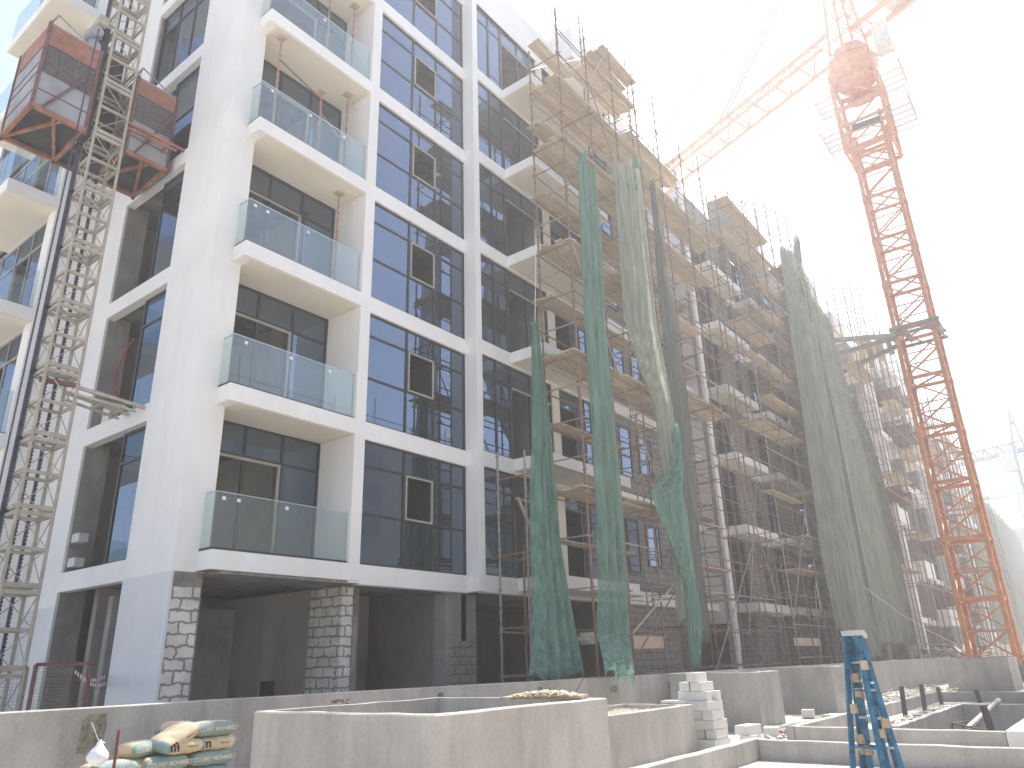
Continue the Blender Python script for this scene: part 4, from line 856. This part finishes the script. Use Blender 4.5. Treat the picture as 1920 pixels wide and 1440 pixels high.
# long upstand wall in front of the building
wa0 = V(-16, -2.65, 0); wa1 = V(43.2, -5.10, 0)
dirw = (wa1 - wa0).normalized(); nw = V(-dirw.y, dirw.x, 0)
ZW = 1.262
n = 60; q = MB()
top = []
for i in range(n + 1):
    p = wa0.lerp(wa1, i / n); top.append(p)
P_ = []
q = MB()
sec = lambda p, dz: [p + V(0, 0, -.3), p + V(0, 0, ZW - .012 + dz), p + nw * .012 + V(0, 0, ZW + dz), p + nw * .2 + V(0, 0, ZW + dz), p + nw * .2 + V(0, 0, -.3)]
q.grid([sec(p, random.uniform(-.004, .004)) for p in top])
wall = solo('parapet_wall', q, TC, 'long low grey concrete wall running in front of the building', 'wall')
def recess(px, py, w_, h_, lbl, mt=M['rawconc']):
    v = ray(px, py); t_ = (wa0 - CAMPOS).dot(nw) / v.dot(nw); c = CAMPOS + v * t_ - nw * .004
    pts = [c + dirw * (w_ * a) + V(0, 0, h_ * b) for a, b in ((-.5, -.5), (.42, -.47), (.5, .2), (.44, .5), (-.2, .5), (-.42, .34))]
    m = MB().prism(pts, nw * -.006); o = part('patch', m, mt, None); o.location = -Vector(wall.location); 
    o.location = (0, 0, 0); o.data.transform(Matrix.Translation(-Vector(wall.location))); o.parent = wall
recess(173, 1374, .30, .42, 'patch', M['patch'] if 'patch' in M else M['rawconc'])
for (px, py) in ((825, 1308), (1012, 1296), (1150, 1292), (1257, 1284), (1520, 1262)): recess(px, py, .16 if px < 1100 else .3, .16, 'p')
def tank(x0, x1, y0, y1, z1, t, label, fill=None, inner=True, zf=.25, plinth=0, group='square concrete tanks'):
    """open box of four walls"""
    e = thing('concrete_tank', label, 'tank', ((x0 + x1) / 2, (y0 + y1) / 2, 0), group)
    q = MB(); zb = -.05
    o_ = [(x0, y0), (x1, y0), (x1, y1), (x0, y1)]; i_ = [(x0 + t, y0 + t), (x1 - t, y0 + t), (x1 - t, y1 - t), (x0 + t, y1 - t)]
    ch = .012; N = 10
    def ringpts(c, inset=0):
        pts = []
        for a in range(4):
            A, B = c[a], c[(a + 1) % 4]
            for k in range(N): u = k / N; pts.append((A[0] + (B[0] - A[0]) * u, A[1] + (B[1] - A[1]) * u))
        return pts
    ro = ringpts(o_); ri = ringpts(i_); rc = ringpts([(x0 + ch, y0 + ch), (x1 - ch, y0 + ch), (x1 - ch, y1 - ch), (x0 + ch, y1 - ch)])
    M_ = len(ro); rnd = [random.uniform(-.004, .004) for _ in range(M_)]; n0 = len(q.v)
    rows = [[(p[0], p[1], zb) for p in ro], [(p[0], p[1], z1 - ch + rnd[i]) for i, p in enumerate(ro)], [(p[0], p[1], z1 + rnd[i]) for i, p in enumerate(rc)], [(p[0], p[1], z1 + rnd[i]) for i, p in enumerate(ri)], [(p[0], p[1], zf) for p in ri]]
    for rr_ in rows: q.v += rr_
    for a in range(4):
        for i in range(M_): j = (i + 1) % M_; q.f.append((n0 + a * M_ + i, n0 + a * M_ + j, n0 + (a + 1) * M_ + j, n0 + (a + 1) * M_ + i))
    part('tank_wall', q, TC, e)
    if fill: part('fill', MB().box(x0 + t + .002, x1 - t - .002, y0 + t + .002, y1 - t - .002, zf - .1, zf + .02), fill, e)
    else: part('floor', MB().box(x0 + t, x1 - t, y0 + t, y1 - t, -.05, zf), TC, e)
    if plinth: part('footing', MB().box(x0 - plinth, x1 + plinth, y0 - plinth, y1 + plinth, -.05, .1), TC, e)
    return e
tank(-2.76, -.2, -8.92, -6.55, 1.25, .11, 'largest and nearest open concrete tank, a sand board on its rim')
tank(2.6, 6.5, -6.66, -5.2, .81, .1, 'low gravel filled concrete tank between the nearest tank and the white block stack', fill=M['gravel'], zf=.7)
tank(10.6, 12.15, -6.34, -4.15, 1.27, .12, 'tall concrete tank right behind the white block stack')
tank(16.6, 17.7, -6.3, -4.6, 1.27, .12, 'concrete tank behind the blue ladders, second from the block stack')
tank(30.4, 33.6, -9.25, -6.9, 1.27, .12, 'far dark grey concrete tank at the crane foot')
part('footing', MB().box(10.9, 12.4, -6.5, -4.2, -.02, .08), TC, None); bpy.data.objects['footing'].name = 'footing_slab'
o = bpy.data.objects['footing_slab']; o['kind'] = 'structure'
def low(x0, x1, y0, y1, z1, label, zb=-.05):
    """low footing wall with a slightly uneven top"""
    L = max(x1 - x0, y1 - y0); n = max(2, int(L / .35)); q = MB(); alongx = (x1 - x0) > (y1 - y0)
    rows = []
    for i in range(n + 1):
        u = i / n; dz = random.uniform(-.008, .008)
        if alongx: x = x0 + (x1 - x0) * u; e = random.uniform(-.006, .006); rows.append([(x, y0 + e, zb), (x, y0 + e, z1 - .01 + dz), (x, y0 + .012, z1 + dz), (x, y1 - .012, z1 + dz), (x, y1, z1 - .01 + dz), (x, y1, zb)])
        else: y = y0 + (y1 - y0) * u; e = random.uniform(-.006, .006); rows.append([(x1, y, zb), (x1, y, z1 - .01 + dz), (x1 - .012, y, z1 + dz), (x0 + .012, y, z1 + dz), (x0 + e, y, z1 - .01 + dz), (x0 + e, y, zb)])
    q.grid(rows); k = len(q.v); q.f.append((0, 1, 2, 3, 4, 5)); q.f.append(tuple(range(k - 1, k - 7, -1)))
    o = solo('footing_wall', q, TC, label, 'wall', 'low footing walls'); return o
low(-1.5, 6.05, -8.05, -7.88, .32, 'low footing wall with a bright top leading past the block stack towards the viewer')
low(5.9, 6.06, -11.9, -8.06, .31, 'nearest low footing wall running across under the blue ladders')
low(8.5, 8.66, -11.3, -7.79, .31, 'second low footing wall running across behind the ladders')
low(8.5, 23.0, -7.78, -7.62, .31, 'long low footing wall running back towards the crane')
low(9.2, 16.4, -9.5, -9.36, .30, 'low footing wall at the pit edge, with rubble along its top', zb=-1.7)
low(16.3, 16.44, -14, -9.51, .30, 'low footing wall beyond the pit, crossed by a leaning pipe', zb=-1.7)
low(23.0, 23.16, -14, -7.62, .30, 'farthest low footing wall before the dark grey tank')
part('slab', MB().box(8.45, 15.5, -20, -11.32, -1.7, .32), M['slabw'], None)['kind'] = 'structure'
bpy.data.objects['slab'].name = 'white_slab'
# steel plates / pipes standing along the footing
for (px, y0_, y1_, X, Y, lb) in ((1690, 1288, 1345, 12.3, -8.9, 'nearest dark post standing on the pit edge'), (1727, 1284, 1334, 15.0, -8.9, 'second dark post standing on the pit edge'), (1758, 1288, 1322, 17.6, -8.7, 'third dark post, by the corner of the pit')):
    p = atY(px, y0_, Y); b = atY(px + 8, y1_, Y)
    solo('pipe_post', MB().tube((b.x, Y, b.z), (p.x, Y, p.z), .055, 10), M['pipe'], lb, 'pipe', 'dark pipe posts in the footings', smooth=False)
p = atX(1830, 1293, 22.5); b = atX(1838, 1320, 22.5); solo('pipe_post', MB().tube(b, p, .07, 10), M['pipe'], 'dark post standing before the far footing wall', 'pipe', 'dark pipe posts in the footings')
p = atX(1843, 1322, 13.0); b = atX(1862, 1380, 13.0); solo('pipe_post', MB().tube(b, p, .075, 12), M['pipe'], 'thickest grey pipe stub rising out of the pit beside the white slab', 'pipe', 'dark pipe posts in the footings')
a = atX(1873, 1313, 16.6); b = atX(1812, 1368, 13.2); solo('leaning_pipe', MB().tube(a, b, .06, 12), M['galv2'], 'pale pipe leaning across the pit', 'pipe')
a = atX(1785, 1356, 13.0); b = atX(1852, 1370, 12.0); q = MB().path([a, b], .02); q.path([a, atX(1786, 1372, 13.0)], .02); q.path([a, atX(1830, 1350, 15)], .015); q.path([atX(1806, 1360, 12.7), atX(1808, 1376, 12.7)], .015); solo('rail_frame', q, M['red'], 'thin red steel frame lying in the pit', 'frame')
# board with sand, bar and crumpled cloth on the nearest tank
def rocks(n, fn, smin, smax, seed=3, flat=.7):
    rnd = random.Random(seed); q = MB()
    for _ in range(n):
        c = Vector(fn(rnd)); s = rnd.uniform(smin, smax); k = len(q.v)
        vs = [(1, 0, 0), (-1, 0, 0), (0, 1, 0), (0, -1, 0), (0, 0, 1), (0, 0, -1), (.6, .6, .5), (-.6, .5, .55), (.5, -.6, .5), (-.5, -.6, .4)]
        a = rnd.uniform(0, 6.28); ca, sa = math.cos(a), math.sin(a)
        for v in vs[:6]:
            x, y, z = (v[0] * rnd.uniform(.6, 1.2), v[1] * rnd.uniform(.6, 1.1), v[2] * rnd.uniform(.4, .9) * flat)
            q.v.append((c.x + (x * ca - y * sa) * s, c.y + (x * sa + y * ca) * s, c.z + z * s))
        q.f += [tuple(k + i for i in t_) for t_ in ((0, 2, 4), (2, 1, 4), (1, 3, 4), (3, 0, 4), (2, 0, 5), (1, 2, 5), (3, 1, 5), (0, 3, 5))]
    return q
bc = atZ(1022, 1307, 1.28)
bd = thing('mortar_board', 'brown board heaped with pale sand lying across the right rim of the nearest tank', 'board', bc)
part('board', MB().beam(atZ(948, 1308, 1.275), atZ(1096, 1305, 1.275), .45, .025), M['wood'], bd)
ba = (atZ(1096, 1305, 1.275) - atZ(948, 1308, 1.275)); bn = V(-ba.y, ba.x, 0).normalized()
def heap(r_):
    u = r_.uniform(-.6, .6); v_ = r_.uniform(-.18, .18); p = bc + ba * (u * .62) + bn * (v_ * .9); return (p.x, p.y, 1.29 + .05 * (1 - (u / .7) ** 2) * r_.random())
part('sand_heap', rocks(420, heap, .008, .03, 5), M['sand2'], bd)
solo('steel_bar', MB().tube(atY(1072, 1311, -8.0), atY(1093, 1272, -8.0), .012, 8), M['pipe'], 'dark bar leaning up from the rim of the nearest tank', 'bar')
cr_ = random.Random(4); c0 = atY(636, 1319, -7.6); q = MB()
for _ in range(5):
    pts = []; a0 = cr_.uniform(0, 6.28)
    for i in range(9): a_ = a0 + i * .7; pts.append(c0 + V(math.cos(a_) * cr_.uniform(.03, .07), math.sin(a_) * cr_.uniform(.04, .1), abs(math.sin(i * 1.3)) * .035))
    q.path(pts, .006, 5)
solo('twine_bundle', q, M['ropeb'], 'crumpled tangle of twine lying on the back rim of the nearest tank', 'twine')
# ---------------------------------------------------------------- white blocks
def ablock(cx, cy, z, lx, ly, h, rot, label):
    q = MB().box(-lx / 2, lx / 2, -ly / 2, ly / 2, 0, h)
    m = Matrix.Rotation(rot, 4, 'Z'); q.v = [tuple(m @ Vector(v) + V(cx, cy, z)) for v in q.v]
    return solo('concrete_block', q, M['aac'], label, 'block', 'white aerated blocks stacked beside the low tank', bevel=.006)
HB = .166
names = ['bottom', 'second', 'third', 'fourth', 'fifth']
yc = {0: (-6.72, -6.50), 1: (-6.75, -6.53), 2: (-6.72, -6.5), 3: (-6.68, -6.45), 4: (-6.66, -6.43)}
for rI in range(5):
    for c in range(2):
        if rI == 0 and c == 1: continue
        ablock(7.16 + random.uniform(-.07, .05) - .01 * rI, -6.80 + .012 * rI + c * .22, .02 + rI * HB, .58, .205, HB - .004, random.uniform(-.09, .07), '%s course %s block of the leaning white block stack' % (names[rI], ('right', 'left')[c]))
ablock(6.85, -6.62, .02, .25, .56, HB - .004, .15, 'dusty block laid crosswise at the foot of the stack')
ablock(6.98, -6.50, .02 + 5 * HB, .22, .60, HB - .004, .02, 'long block lying crosswise on the fifth course, overhanging to the left')
ablock(7.25, -6.72, .02 + 5 * HB, .22, .30, HB - .004, .1, 'short end block beside the crosswise long block on the stack')
ablock(7.1, -6.34, .02 + 6 * HB, .5, .2, HB - .004, .06, 'left block of the upper pair on the stack')
ablock(7.12, -6.60, .02 + 6 * HB, .56, .21, HB - .004, -.04, 'right block of the upper pair on the stack')
ablock(7.1, -6.52, .02 + 7 * HB, .5, .21, HB - .004, .03, 'topmost block of the white stack')
ablock(6.8, -6.18, .815, .3, .5, .045, 0, 'thin slab offcut on the low tank rim, under the stack')
ablock(8.1, -7.05, .02, .6, .26, HB, .1, 'lower dusty block right of the stack foot')
ablock(8.15, -7.0, .02 + HB, .56, .3, HB, -.06, 'upper block of the pair right of the stack foot')
ablock(9.4, -7.0, .02, .5, .3, .2, .3, 'loose block lying beyond the stack before the tall tank')
ablock(13.3, -7.1, .02, .6, .25, .2, -.2, 'loose block by the long footing wall, right of the tall tank')
ablock(14.9, -6.0, .02, .4, .3, .2, .2, 'loose block in the gap between the two tanks')
# rubble as one uncounted mass
def rub1(r_):
    if r_.random() < .45: x = r_.uniform(18, 29.5); return (x, -6.9 + r_.uniform(-.6, 1.3), .03 + .28 * r_.random() ** 2)
    if r_.random() < .4: x = r_.uniform(8.9, 16.5); return (x, -7.25 + r_.uniform(-.3, .5), .03 + .1 * r_.random() ** 2)
    x = r_.uniform(9.2, 16.2); return (x, -9.28 + r_.uniform(-.12, .12), .12 + .2 * r_.random())
solo('rubble', rocks(900, rub1, .02, .13, 8, .6), M['rubble'], 'broken stones and mortar scattered along the footing walls', 'rubble')['kind'] = 'stuff'
solo('rubble', rocks(420, lambda r_: (r_.uniform(43.6, 56), r_.uniform(-6.4, -3.0), .1 + 1.6 * r_.random() ** 1.3), .08, .4, 9, .6), M['rubble'], 'heap of rubble and timber scraps at the foot of the far wing', 'rubble')['kind'] = 'stuff'
solo('gravel', rocks(1500, lambda r_: (r_.uniform(2.72, 6.38), r_.uniform(-6.5, -5.34), .715 + .03 * r_.random()), .012, .03, 11), M['sand2'], 'pale gravel filling the low tank', 'gravel')['kind'] = 'stuff'
rs = random.Random(12)
for i in range(9):
    x = 43.6 + i * 1.2; solo('timber_scrap', MB().beam((x, -5.0 + rs.uniform(-.5, .5), 1.5), (x + rs.uniform(1, 2.4), -4.6 + rs.uniform(-.8, .8), 1.5 + rs.uniform(-.3, .5)), .14, .05), M['wood2'], 'weathered timber scrap thrown on the far rubble heap', 'timber', 'timber scraps on the far rubble heap')
q = MB(); 
for i in range(26): x = 44.8; y = -12 + i * .25; q.tube((x, y, .8), (x, y, 1.9 + rs.uniform(-.2, .3)), .02, 4)
q.tube((44.8, -12, 1.2), (44.8, -5.6, 1.2), .02, 4); solo('starter_bars', q, M['rust'], 'row of rusty upright reinforcement bars at the crane foot', 'rebar')
solo('white_hoarding', MB().box(60, 60.1, -30, -5.2, 0, 1.9), M['white'], 'white hoarding across the street end behind the crane foot', 'hoarding')
# pink rag and stick near the tall tank
q = rocks(26, lambda r_: (9.6 + r_.uniform(-.18, .18), -7.25 + r_.uniform(-.2, .2), .04 + .12 * r_.random()), .05, .1, 14); solo('paper_litter', q, M['pink'], 'crumpled pinkish paper litter on the ground before the tall tank', 'litter')
solo('stick', MB().tube(atZ(1437, 1378, .35), atZ(1452, 1386, .05), .012, 5), M['plast'], 'thin pale stick leaning by the paper litter', 'stick')
# stake in front of the bags
solo('stake', MB().tube((atY(214, 1440, -4.75).x, -4.75, 0), atY(223, 1369, -4.7), .016, 8), M['redst'], 'thin rusty red stake standing in front of the cement bags', 'stake')
# ---------------------------------------------------------------- bags
def bagmesh(lx, ly, lz, seed):
    rnd = random.Random(seed); nx, ny = 14, 10; q = MB(); P = []
    ph = [rnd.uniform(0, 6.28) for _ in range(6)]
    def hgt(u, v_): 
        e = (1 - abs(u) ** 5) * (1 - abs(v_) ** 4); return max(0, e) ** .45
    for sgn in (1, -1):
        rows = []
        for i in range(nx + 1):
            u = -1 + 2 * i / nx; row = []
            for j in range(ny + 1):
                v_ = -1 + 2 * j / ny
                wr = .006 * math.sin(u * 9 + ph[0] + v_ * 3) + .005 * math.sin(v_ * 11 + ph[1] + u * 4) + .004 * math.sin(u * 23 + ph[2])
                pin = 1 - .05 * abs(v_) ** 4 - .0; x = u * lx / 2 * (1 - .04 * abs(v_) ** 6); y = v_ * ly / 2 * (1 - .06 * abs(u) ** 6)
                h = hgt(u, v_); row.append((x, y, lz / 2 + sgn * (lz / 2 * h + (wr if h > .1 else 0))))
            rows.append(row)
        if sgn < 0: rows = rows[::-1]
        q.grid(rows)
    return q
def text_part(s, size, mt, parent, mtx, name='lettering'):
    cu = bpy.data.curves.new(name, 'FONT'); cu.body = s; cu.size = size; cu.extrude = .0008; cu.align_x = 'CENTER'; cu.align_y = 'CENTER'; cu.offset = size * .02
    o = bpy.data.objects.new(name, cu); COL.objects.link(o)
    dg = bpy.context.evaluated_depsgraph_get(); me = bpy.data.meshes.new_from_object(o.evaluated_get(dg)); COL.objects.unlink(o); bpy.data.objects.remove(o)
    me.name = name; me.materials.clear(); me.materials.append(mt)
    me.transform(mtx); o = bpy.data.objects.new(name, me); COL.objects.link(o); o.parent = parent; return o
def bag(c, yaw, kind, seed, label, tilt=(0, 0), L=.56, Wd=.40, Hh=.165):
    q = bagmesh(L, Wd, Hh, seed)
    t = solo('cement_bag', q, M['bagside'] if kind == 's' else M['bagend'], label, 'bag', 'bags of building powder stacked before the wall', loc=(0, 0, 0), smooth=True)
    t.location = c; t.rotation_euler = (tilt[0], tilt[1], yaw)
    m_ = t.modifiers.new('w', 'WELD'); m_.merge_threshold = .002; s_ = t.modifiers.new('s', 'SUBSURF'); s_.levels = 1; s_.render_levels = 1
    for sd in (-1, 1):
        rotx = Matrix.Rotation(PI / 2, 4, 'X') if sd < 0 else Matrix.Rotation(PI, 4, 'Z') @ Matrix.Rotation(PI / 2, 4, 'X')
        if kind == 's':
            text_part('COLMEF MONMELT', .062, M['cr'], t, Matrix.Translation((0, sd * (Wd / 2 - .006), Hh * .5)) @ rotx)
        else:
            text_part('m', .15, M['ink'], t, Matrix.Translation((-.16 * -sd, sd * (Wd / 2 - .006), Hh * .52)) @ rotx)
            text_part('Mapmor', .034, M['brown'], t, Matrix.Translation((.07 * -sd, sd * (Wd / 2 - .006), Hh * .5)) @ rotx)
    return t
YB = -6.95
def bpos(px, py, Y): return atY(px, py, Y)
rowsb = [ # px centre, py centre, kind, yaw, label
 (402, 1437, 's', 0, 'teal sided bag at the lower right of the bag pile, fourth from its top'),
 (400, 1415, 's', .03, 'teal sided bag in the right column, below the one with the bare kraft side'),
 (414, 1404, 'e', 0, 'kraft sided bag in the right column with a small dark letter'),
 (402, 1384, 's', -.03, 'teal sided bag with pale lettering on top of the right column'),
 (352, 1408, 'e', .1, 'kraft bag with a dark letter m in the middle of the pile'),
 (300, 1398, 's', .2, 'teal and kraft bag end sticking out at the left of the middle row'),
 (310, 1432, 's', .02, 'front bag with pale lettering in the bottom row, below the middle of the pile'),
 (222, 1426, 's', -.02, 'leftmost bag of the bottom row, crossed by the red stake'),
 (262, 1428, 'e', 0, 'kraft bag between the two lettered bags of the bottom row'),
]
# regular columns near the wall, each bag its own thing
ZL_ = .158
def B(x, y, lv, kind, yaw, label, tilt=(0, 0)): return bag((x, y, TB + lv * ZL_), yaw, kind, int(abs(x * 100) + lv * 7), label, tilt)
YF = -4.45; YK = YF + .21
pr = atY(408, 1437, YF); TB = pr.z - ZL_ * 2 + .01
xr = atY(405, 1415, YF).x
for lv, k_, lb in ((1, 's', rowsb[0][4]), (2, 's', rowsb[1][4]), (3, 'e', rowsb[2][4]), (4, 's', rowsb[3][4])):
    B(xr + (.06 if lv == 3 else 0), YK + random.uniform(-.01, .02), lv, k_, random.uniform(-.05, .05), lb)
xm_ = atY(357, 1410, YF).x; B(xm_ - .05, YK - .02, 3, 'e', .06, rowsb[4][4])
B(xm_ - .42, YK + .12, 3, 's', .35, rowsb[5][4])
xl = atY(318, 1434, YF).x; B(xl, YK - .02, 2, 's', .04, rowsb[6][4]); B(atY(222, 1430, YF).x, YK, 2, 's', -.05, rowsb[7][4]); B(atY(268, 1428, YF).x, YK + .1, 2, 'e', .4, rowsb[8][4])
pt = atY(346, 1380, YF); bag((pt.x, YK - .02, pt.z - .085), .2, 'e', 77, 'bag lying tilted on the very top of the pile', tilt=(.10, -.42))
bag((xr - .2, YK + .38, TB + 4 * ZL_), .8, 's', 78, 'bag end peeping out behind the tilted top bag')
solo('bag_plinth', MB().box(atY(185, 1430, YF).x - .1, xr + .32, YF + .02, YF + .55, -.02, TB + ZL_ - .005), M['tankconc'], 'concrete plinth carrying the bag pile', 'plinth')
# small white sack tied to the patch
ps = atY(184, 1414, YF); t = thing('plastic_sack', 'small knotted white plastic sack hanging left of the bags', 'bag', (ps.x, YF, ps.z))
q = MB(); rows = []
for i in range(9):
    u = i / 8; rad = (.014, .025, .045, .075, .095, .105, .10, .07, .01)[i]; rows.append([(ps.x + math.cos(a * PI / 5) * rad * (1 + .12 * math.sin(a * 2.2 + i)), YF + math.sin(a * PI / 5) * rad, ps.z + .14 - u * .26) for a in range(11)])
q.grid(rows); part('sack', q, M['plast'], t, smooth=True); part('knot', rocks(6, lambda r_: (ps.x + r_.uniform(-.03, .04), YF, ps.z + .105 + r_.uniform(-.01, .01)), .015, .03, 3), M['plast'], t)
part('string', MB().tube((ps.x, YF, ps.z + .1), (ps.x + .02, YF + .3, ps.z + .3), .003, 4), M['plast'], t)
# ---------------------------------------------------------------- step ladders
def ladder(base, yaw, Hl, wt, wb, dt, db, label, capcol):
    t = thing('step_ladder', label, 'ladder', base, 'blue step ladders standing together'); Rz = Matrix.Rotation(yaw, 4, 'Z'); bs = Vector(base)
    def P3(x, y, z): return bs + Rz @ V(x, y, z)
    def rail(x0, y0, x1, y1, nm, w_=.03, dd=.062, mt=M['blue']):
        q = MB(); a = P3(x0, y0, 0); b = P3(x1, y1, Hl); up = Rz @ V(1, 0, 0)
        q.beam(a, b, dd, .006, up); 
        ax = (b - a).normalized(); bb = ax.cross(up).normalized()
        for s_ in (-1, 1): o_ = bb * (s_ * (dd / 2)); q.beam(a + o_ + up * .012, b + o_ + up * .012, .005, .026, up)
        part(nm, q, mt, t)
    rail(-wb / 2, -db / 2, -wt / 2, -dt / 2, 'front_rail'); rail(wb / 2, -db / 2, wt / 2, -dt / 2, 'front_rail')
    rail(-wb / 2 * .92, db / 2, -wt / 2, dt / 2, 'rear_rail'); rail(wb / 2 * .92, db / 2, wt / 2, dt / 2, 'rear_rail')
    n = int(Hl / .3)
    for i in range(1, n):
        u = i * .3 / Hl; xw = (wb / 2) * (1 - u) + wt / 2 * u; yy = -(db / 2 * (1 - u) + dt / 2 * u)
        part('step', MB().beam(P3(-xw, yy, i * .3), P3(xw, yy, i * .3), .08, .025), M['alu'], t)
        if i % 2 == 0: part('rear_bar', MB().beam(P3(-xw * .9, -yy, i * .3), P3(xw * .9, -yy, i * .3), .03, .02), M['blue'], t)
    part('top_cap', MB().beam(P3(-wt / 2 - .03, 0, Hl + .03), P3(wt / 2 + .03, 0, Hl + .03), dt + .10, .06), M['alu'], t)
    part('cap_end', MB().beam(P3(wt / 2 + .03, 0, Hl + .03), P3(wt / 2 + .05, 0, Hl + .03), dt + .11, .07), M['ink'], t)
    for (x_, s_) in ((-1, 1), (1, 1), (-1, -1), (1, -1)):
        part('foot', MB().beam(P3(x_ * wb / 2 * (.92 if s_ > 0 else 1), s_ * db / 2, 0), P3(x_ * wb / 2 * (.92 if s_ > 0 else 1), s_ * db / 2, .06), .09, .05), M['ink'], t)
    return t, P3
ZTL = 1.80
lp = atZ(1600, 1192, ZTL); LX, LY = lp.x, lp.y
l1, P1 = ladder((LX, LY, 0.0), 1.05, ZTL, .17, .56, .05, .30, 'taller blue step ladder with a white top cap, nearest the pit', 0)
l2, P2 = ladder((LX + .14, LY + .0, 0.0), 1.0, ZTL - .03, .15, .48, .03, .16, 'second blue step ladder taped against the taller one, its cap slightly lower', 0)
for (a_, z_, r_, mtn, lb) in ((0, 1.38, .05, 'tape', 'tan tape wrapping near the top of the ladders'), ):
    pass
q = MB()
for (x_, y_, z_) in ((.12, -.05, 1.28), (-.12, .04, 1.42), (.14, .05, .95), (.17, .0, .62), (-.16, -.08, .8), (.13, -.06, 1.12), (.15, -.08, .5)):
    c = P1(x_, y_, z_); q2 = MB().tube(c, c + V(.005, .005, .1), .048, 8, .043); part('tape_wrap', q2, M['tape'], l1)
for (x_, y_, z_) in ((.15, -.05, 1.1), (-.17, .05, .7), (.18, .05, .5)):
    c = P2(x_, y_, z_); part('tape_wrap', MB().tube(c, c + V(0, 0, .09), .045, 8, .05), M['tape'], l2)
c = P1(.05, -.13, 1.36); q = MB(); rows = []
for i in range(9):
    u = i / 8; w_ = .05 * (1 - .5 * u) + .012 * math.sin(i * 2); off = V(.03 * math.sin(i), 0, -.62 * u); rows.append([c + off + V(w_ * math.cos(a), w_ * .8 * math.sin(a), 0) for a in [k * 6.2832 / 8 for k in range(9)]])
q.grid(rows); solo('rag', q, M['rag'], 'tan cloth rag hanging down through the ladder rails', 'rag', smooth=True)
for i, (xa, za, xb, zb_) in enumerate(((-.05, 1.3, .1, .95), (.1, .6, -.05, .05), (.02, .62, .18, .08))):
    part('strap', MB().beam(P1(xa, -.16, za), P1(xb, -.18, zb_), .02, .006), M['yellow'], l1)
q = MB().beam(P1(-.16, .0, 1.28) , P1(.24, -.1, 1.31), .04, .02); part('spreader', q, M['alu'], l1)
for i, (x_, y_) in enumerate(((-.13, .02), (.13, -.02))): part('wing_screw', MB().tube(P1(x_, y_, ZTL + .06), P1(x_, y_, ZTL + .15), .004, 5).tube(P1(x_, y_, ZTL + .15), P1(x_, y_, ZTL + .165), .012, 6), M['galv'], l1)

for (l, r_, Y, lb) in (((1186, 1192), (1244, 1196), -2.95, 'pinkish plywood sheet standing on edge low on the scaffold tower'), ((1488, 1196), (1538, 1199), -2.2, 'pinkish plywood sheet low on the second wing scaffold')):
    a = atY(*l, Y); b = atY(*r_, Y); b.z = a.z; solo('plywood_sheet', MB().prism([a, b, b - V(0, 0, .32), a - V(0, 0, .32)], (0, .02, 0)), M['ply'], lb, 'board', 'plywood sheets on the scaffolds')
a = atY(1108, 1186, -2.6); solo('white_carton', MB().box(a.x - .2, a.x + .1, -2.7, -2.4, a.z - .28, a.z), M['aac'], 'pale carton standing on a low deck behind the green net strip', 'box')
a = atY(1083, 1198, -2.6); b = atY(1125, 1201, -2.6); b.z = a.z; solo('plank_pile', MB().beam(a, b, .5, .1), M['wood2'], 'short pile of planks under the pale carton', 'planks')
a = atY(1186, 1188, -3.3); b = atY(1290, 1065, -3.3); solo('diagonal_tube', MB().tube(a, b, .028, 8), M['galv'], 'pale steel tube slanting across the foot of the scaffold tower', 'tube')
# ================================================================== HAZE
hm_ = bpy.data.materials.new('haze_air'); hm_.use_nodes = True; t = hm_.node_tree; t.nodes.clear()
o_ = t.nodes.new('ShaderNodeOutputMaterial'); pv = t.nodes.new('ShaderNodeVolumePrincipled')
pv.inputs['Color'].default_value = (.97, .97, .98, 1); pv.inputs['Density'].default_value = HAZE; pv.inputs['Anisotropy'].default_value = .5  # haze volume, partly in place of veiling lens glare
t.links.new(pv.outputs[0], o_.inputs['Volume'])
solo('haze', MB().box(-305, 605, -305, 305, -2.8, 62), hm_, 'pale sunlit haze filling the air, added partly for the lens glare', 'haze')['kind'] = 'stuff'
S.cycles.volume_bounces = 1; S.cycles.volume_step_rate = 4; S.cycles.volume_max_steps = 64
for o in bpy.data.objects:
    if o.get('label') and not 4 <= len(o['label'].split()) <= 16: print('LABEL', len(o['label'].split()), o.name, o['label'])
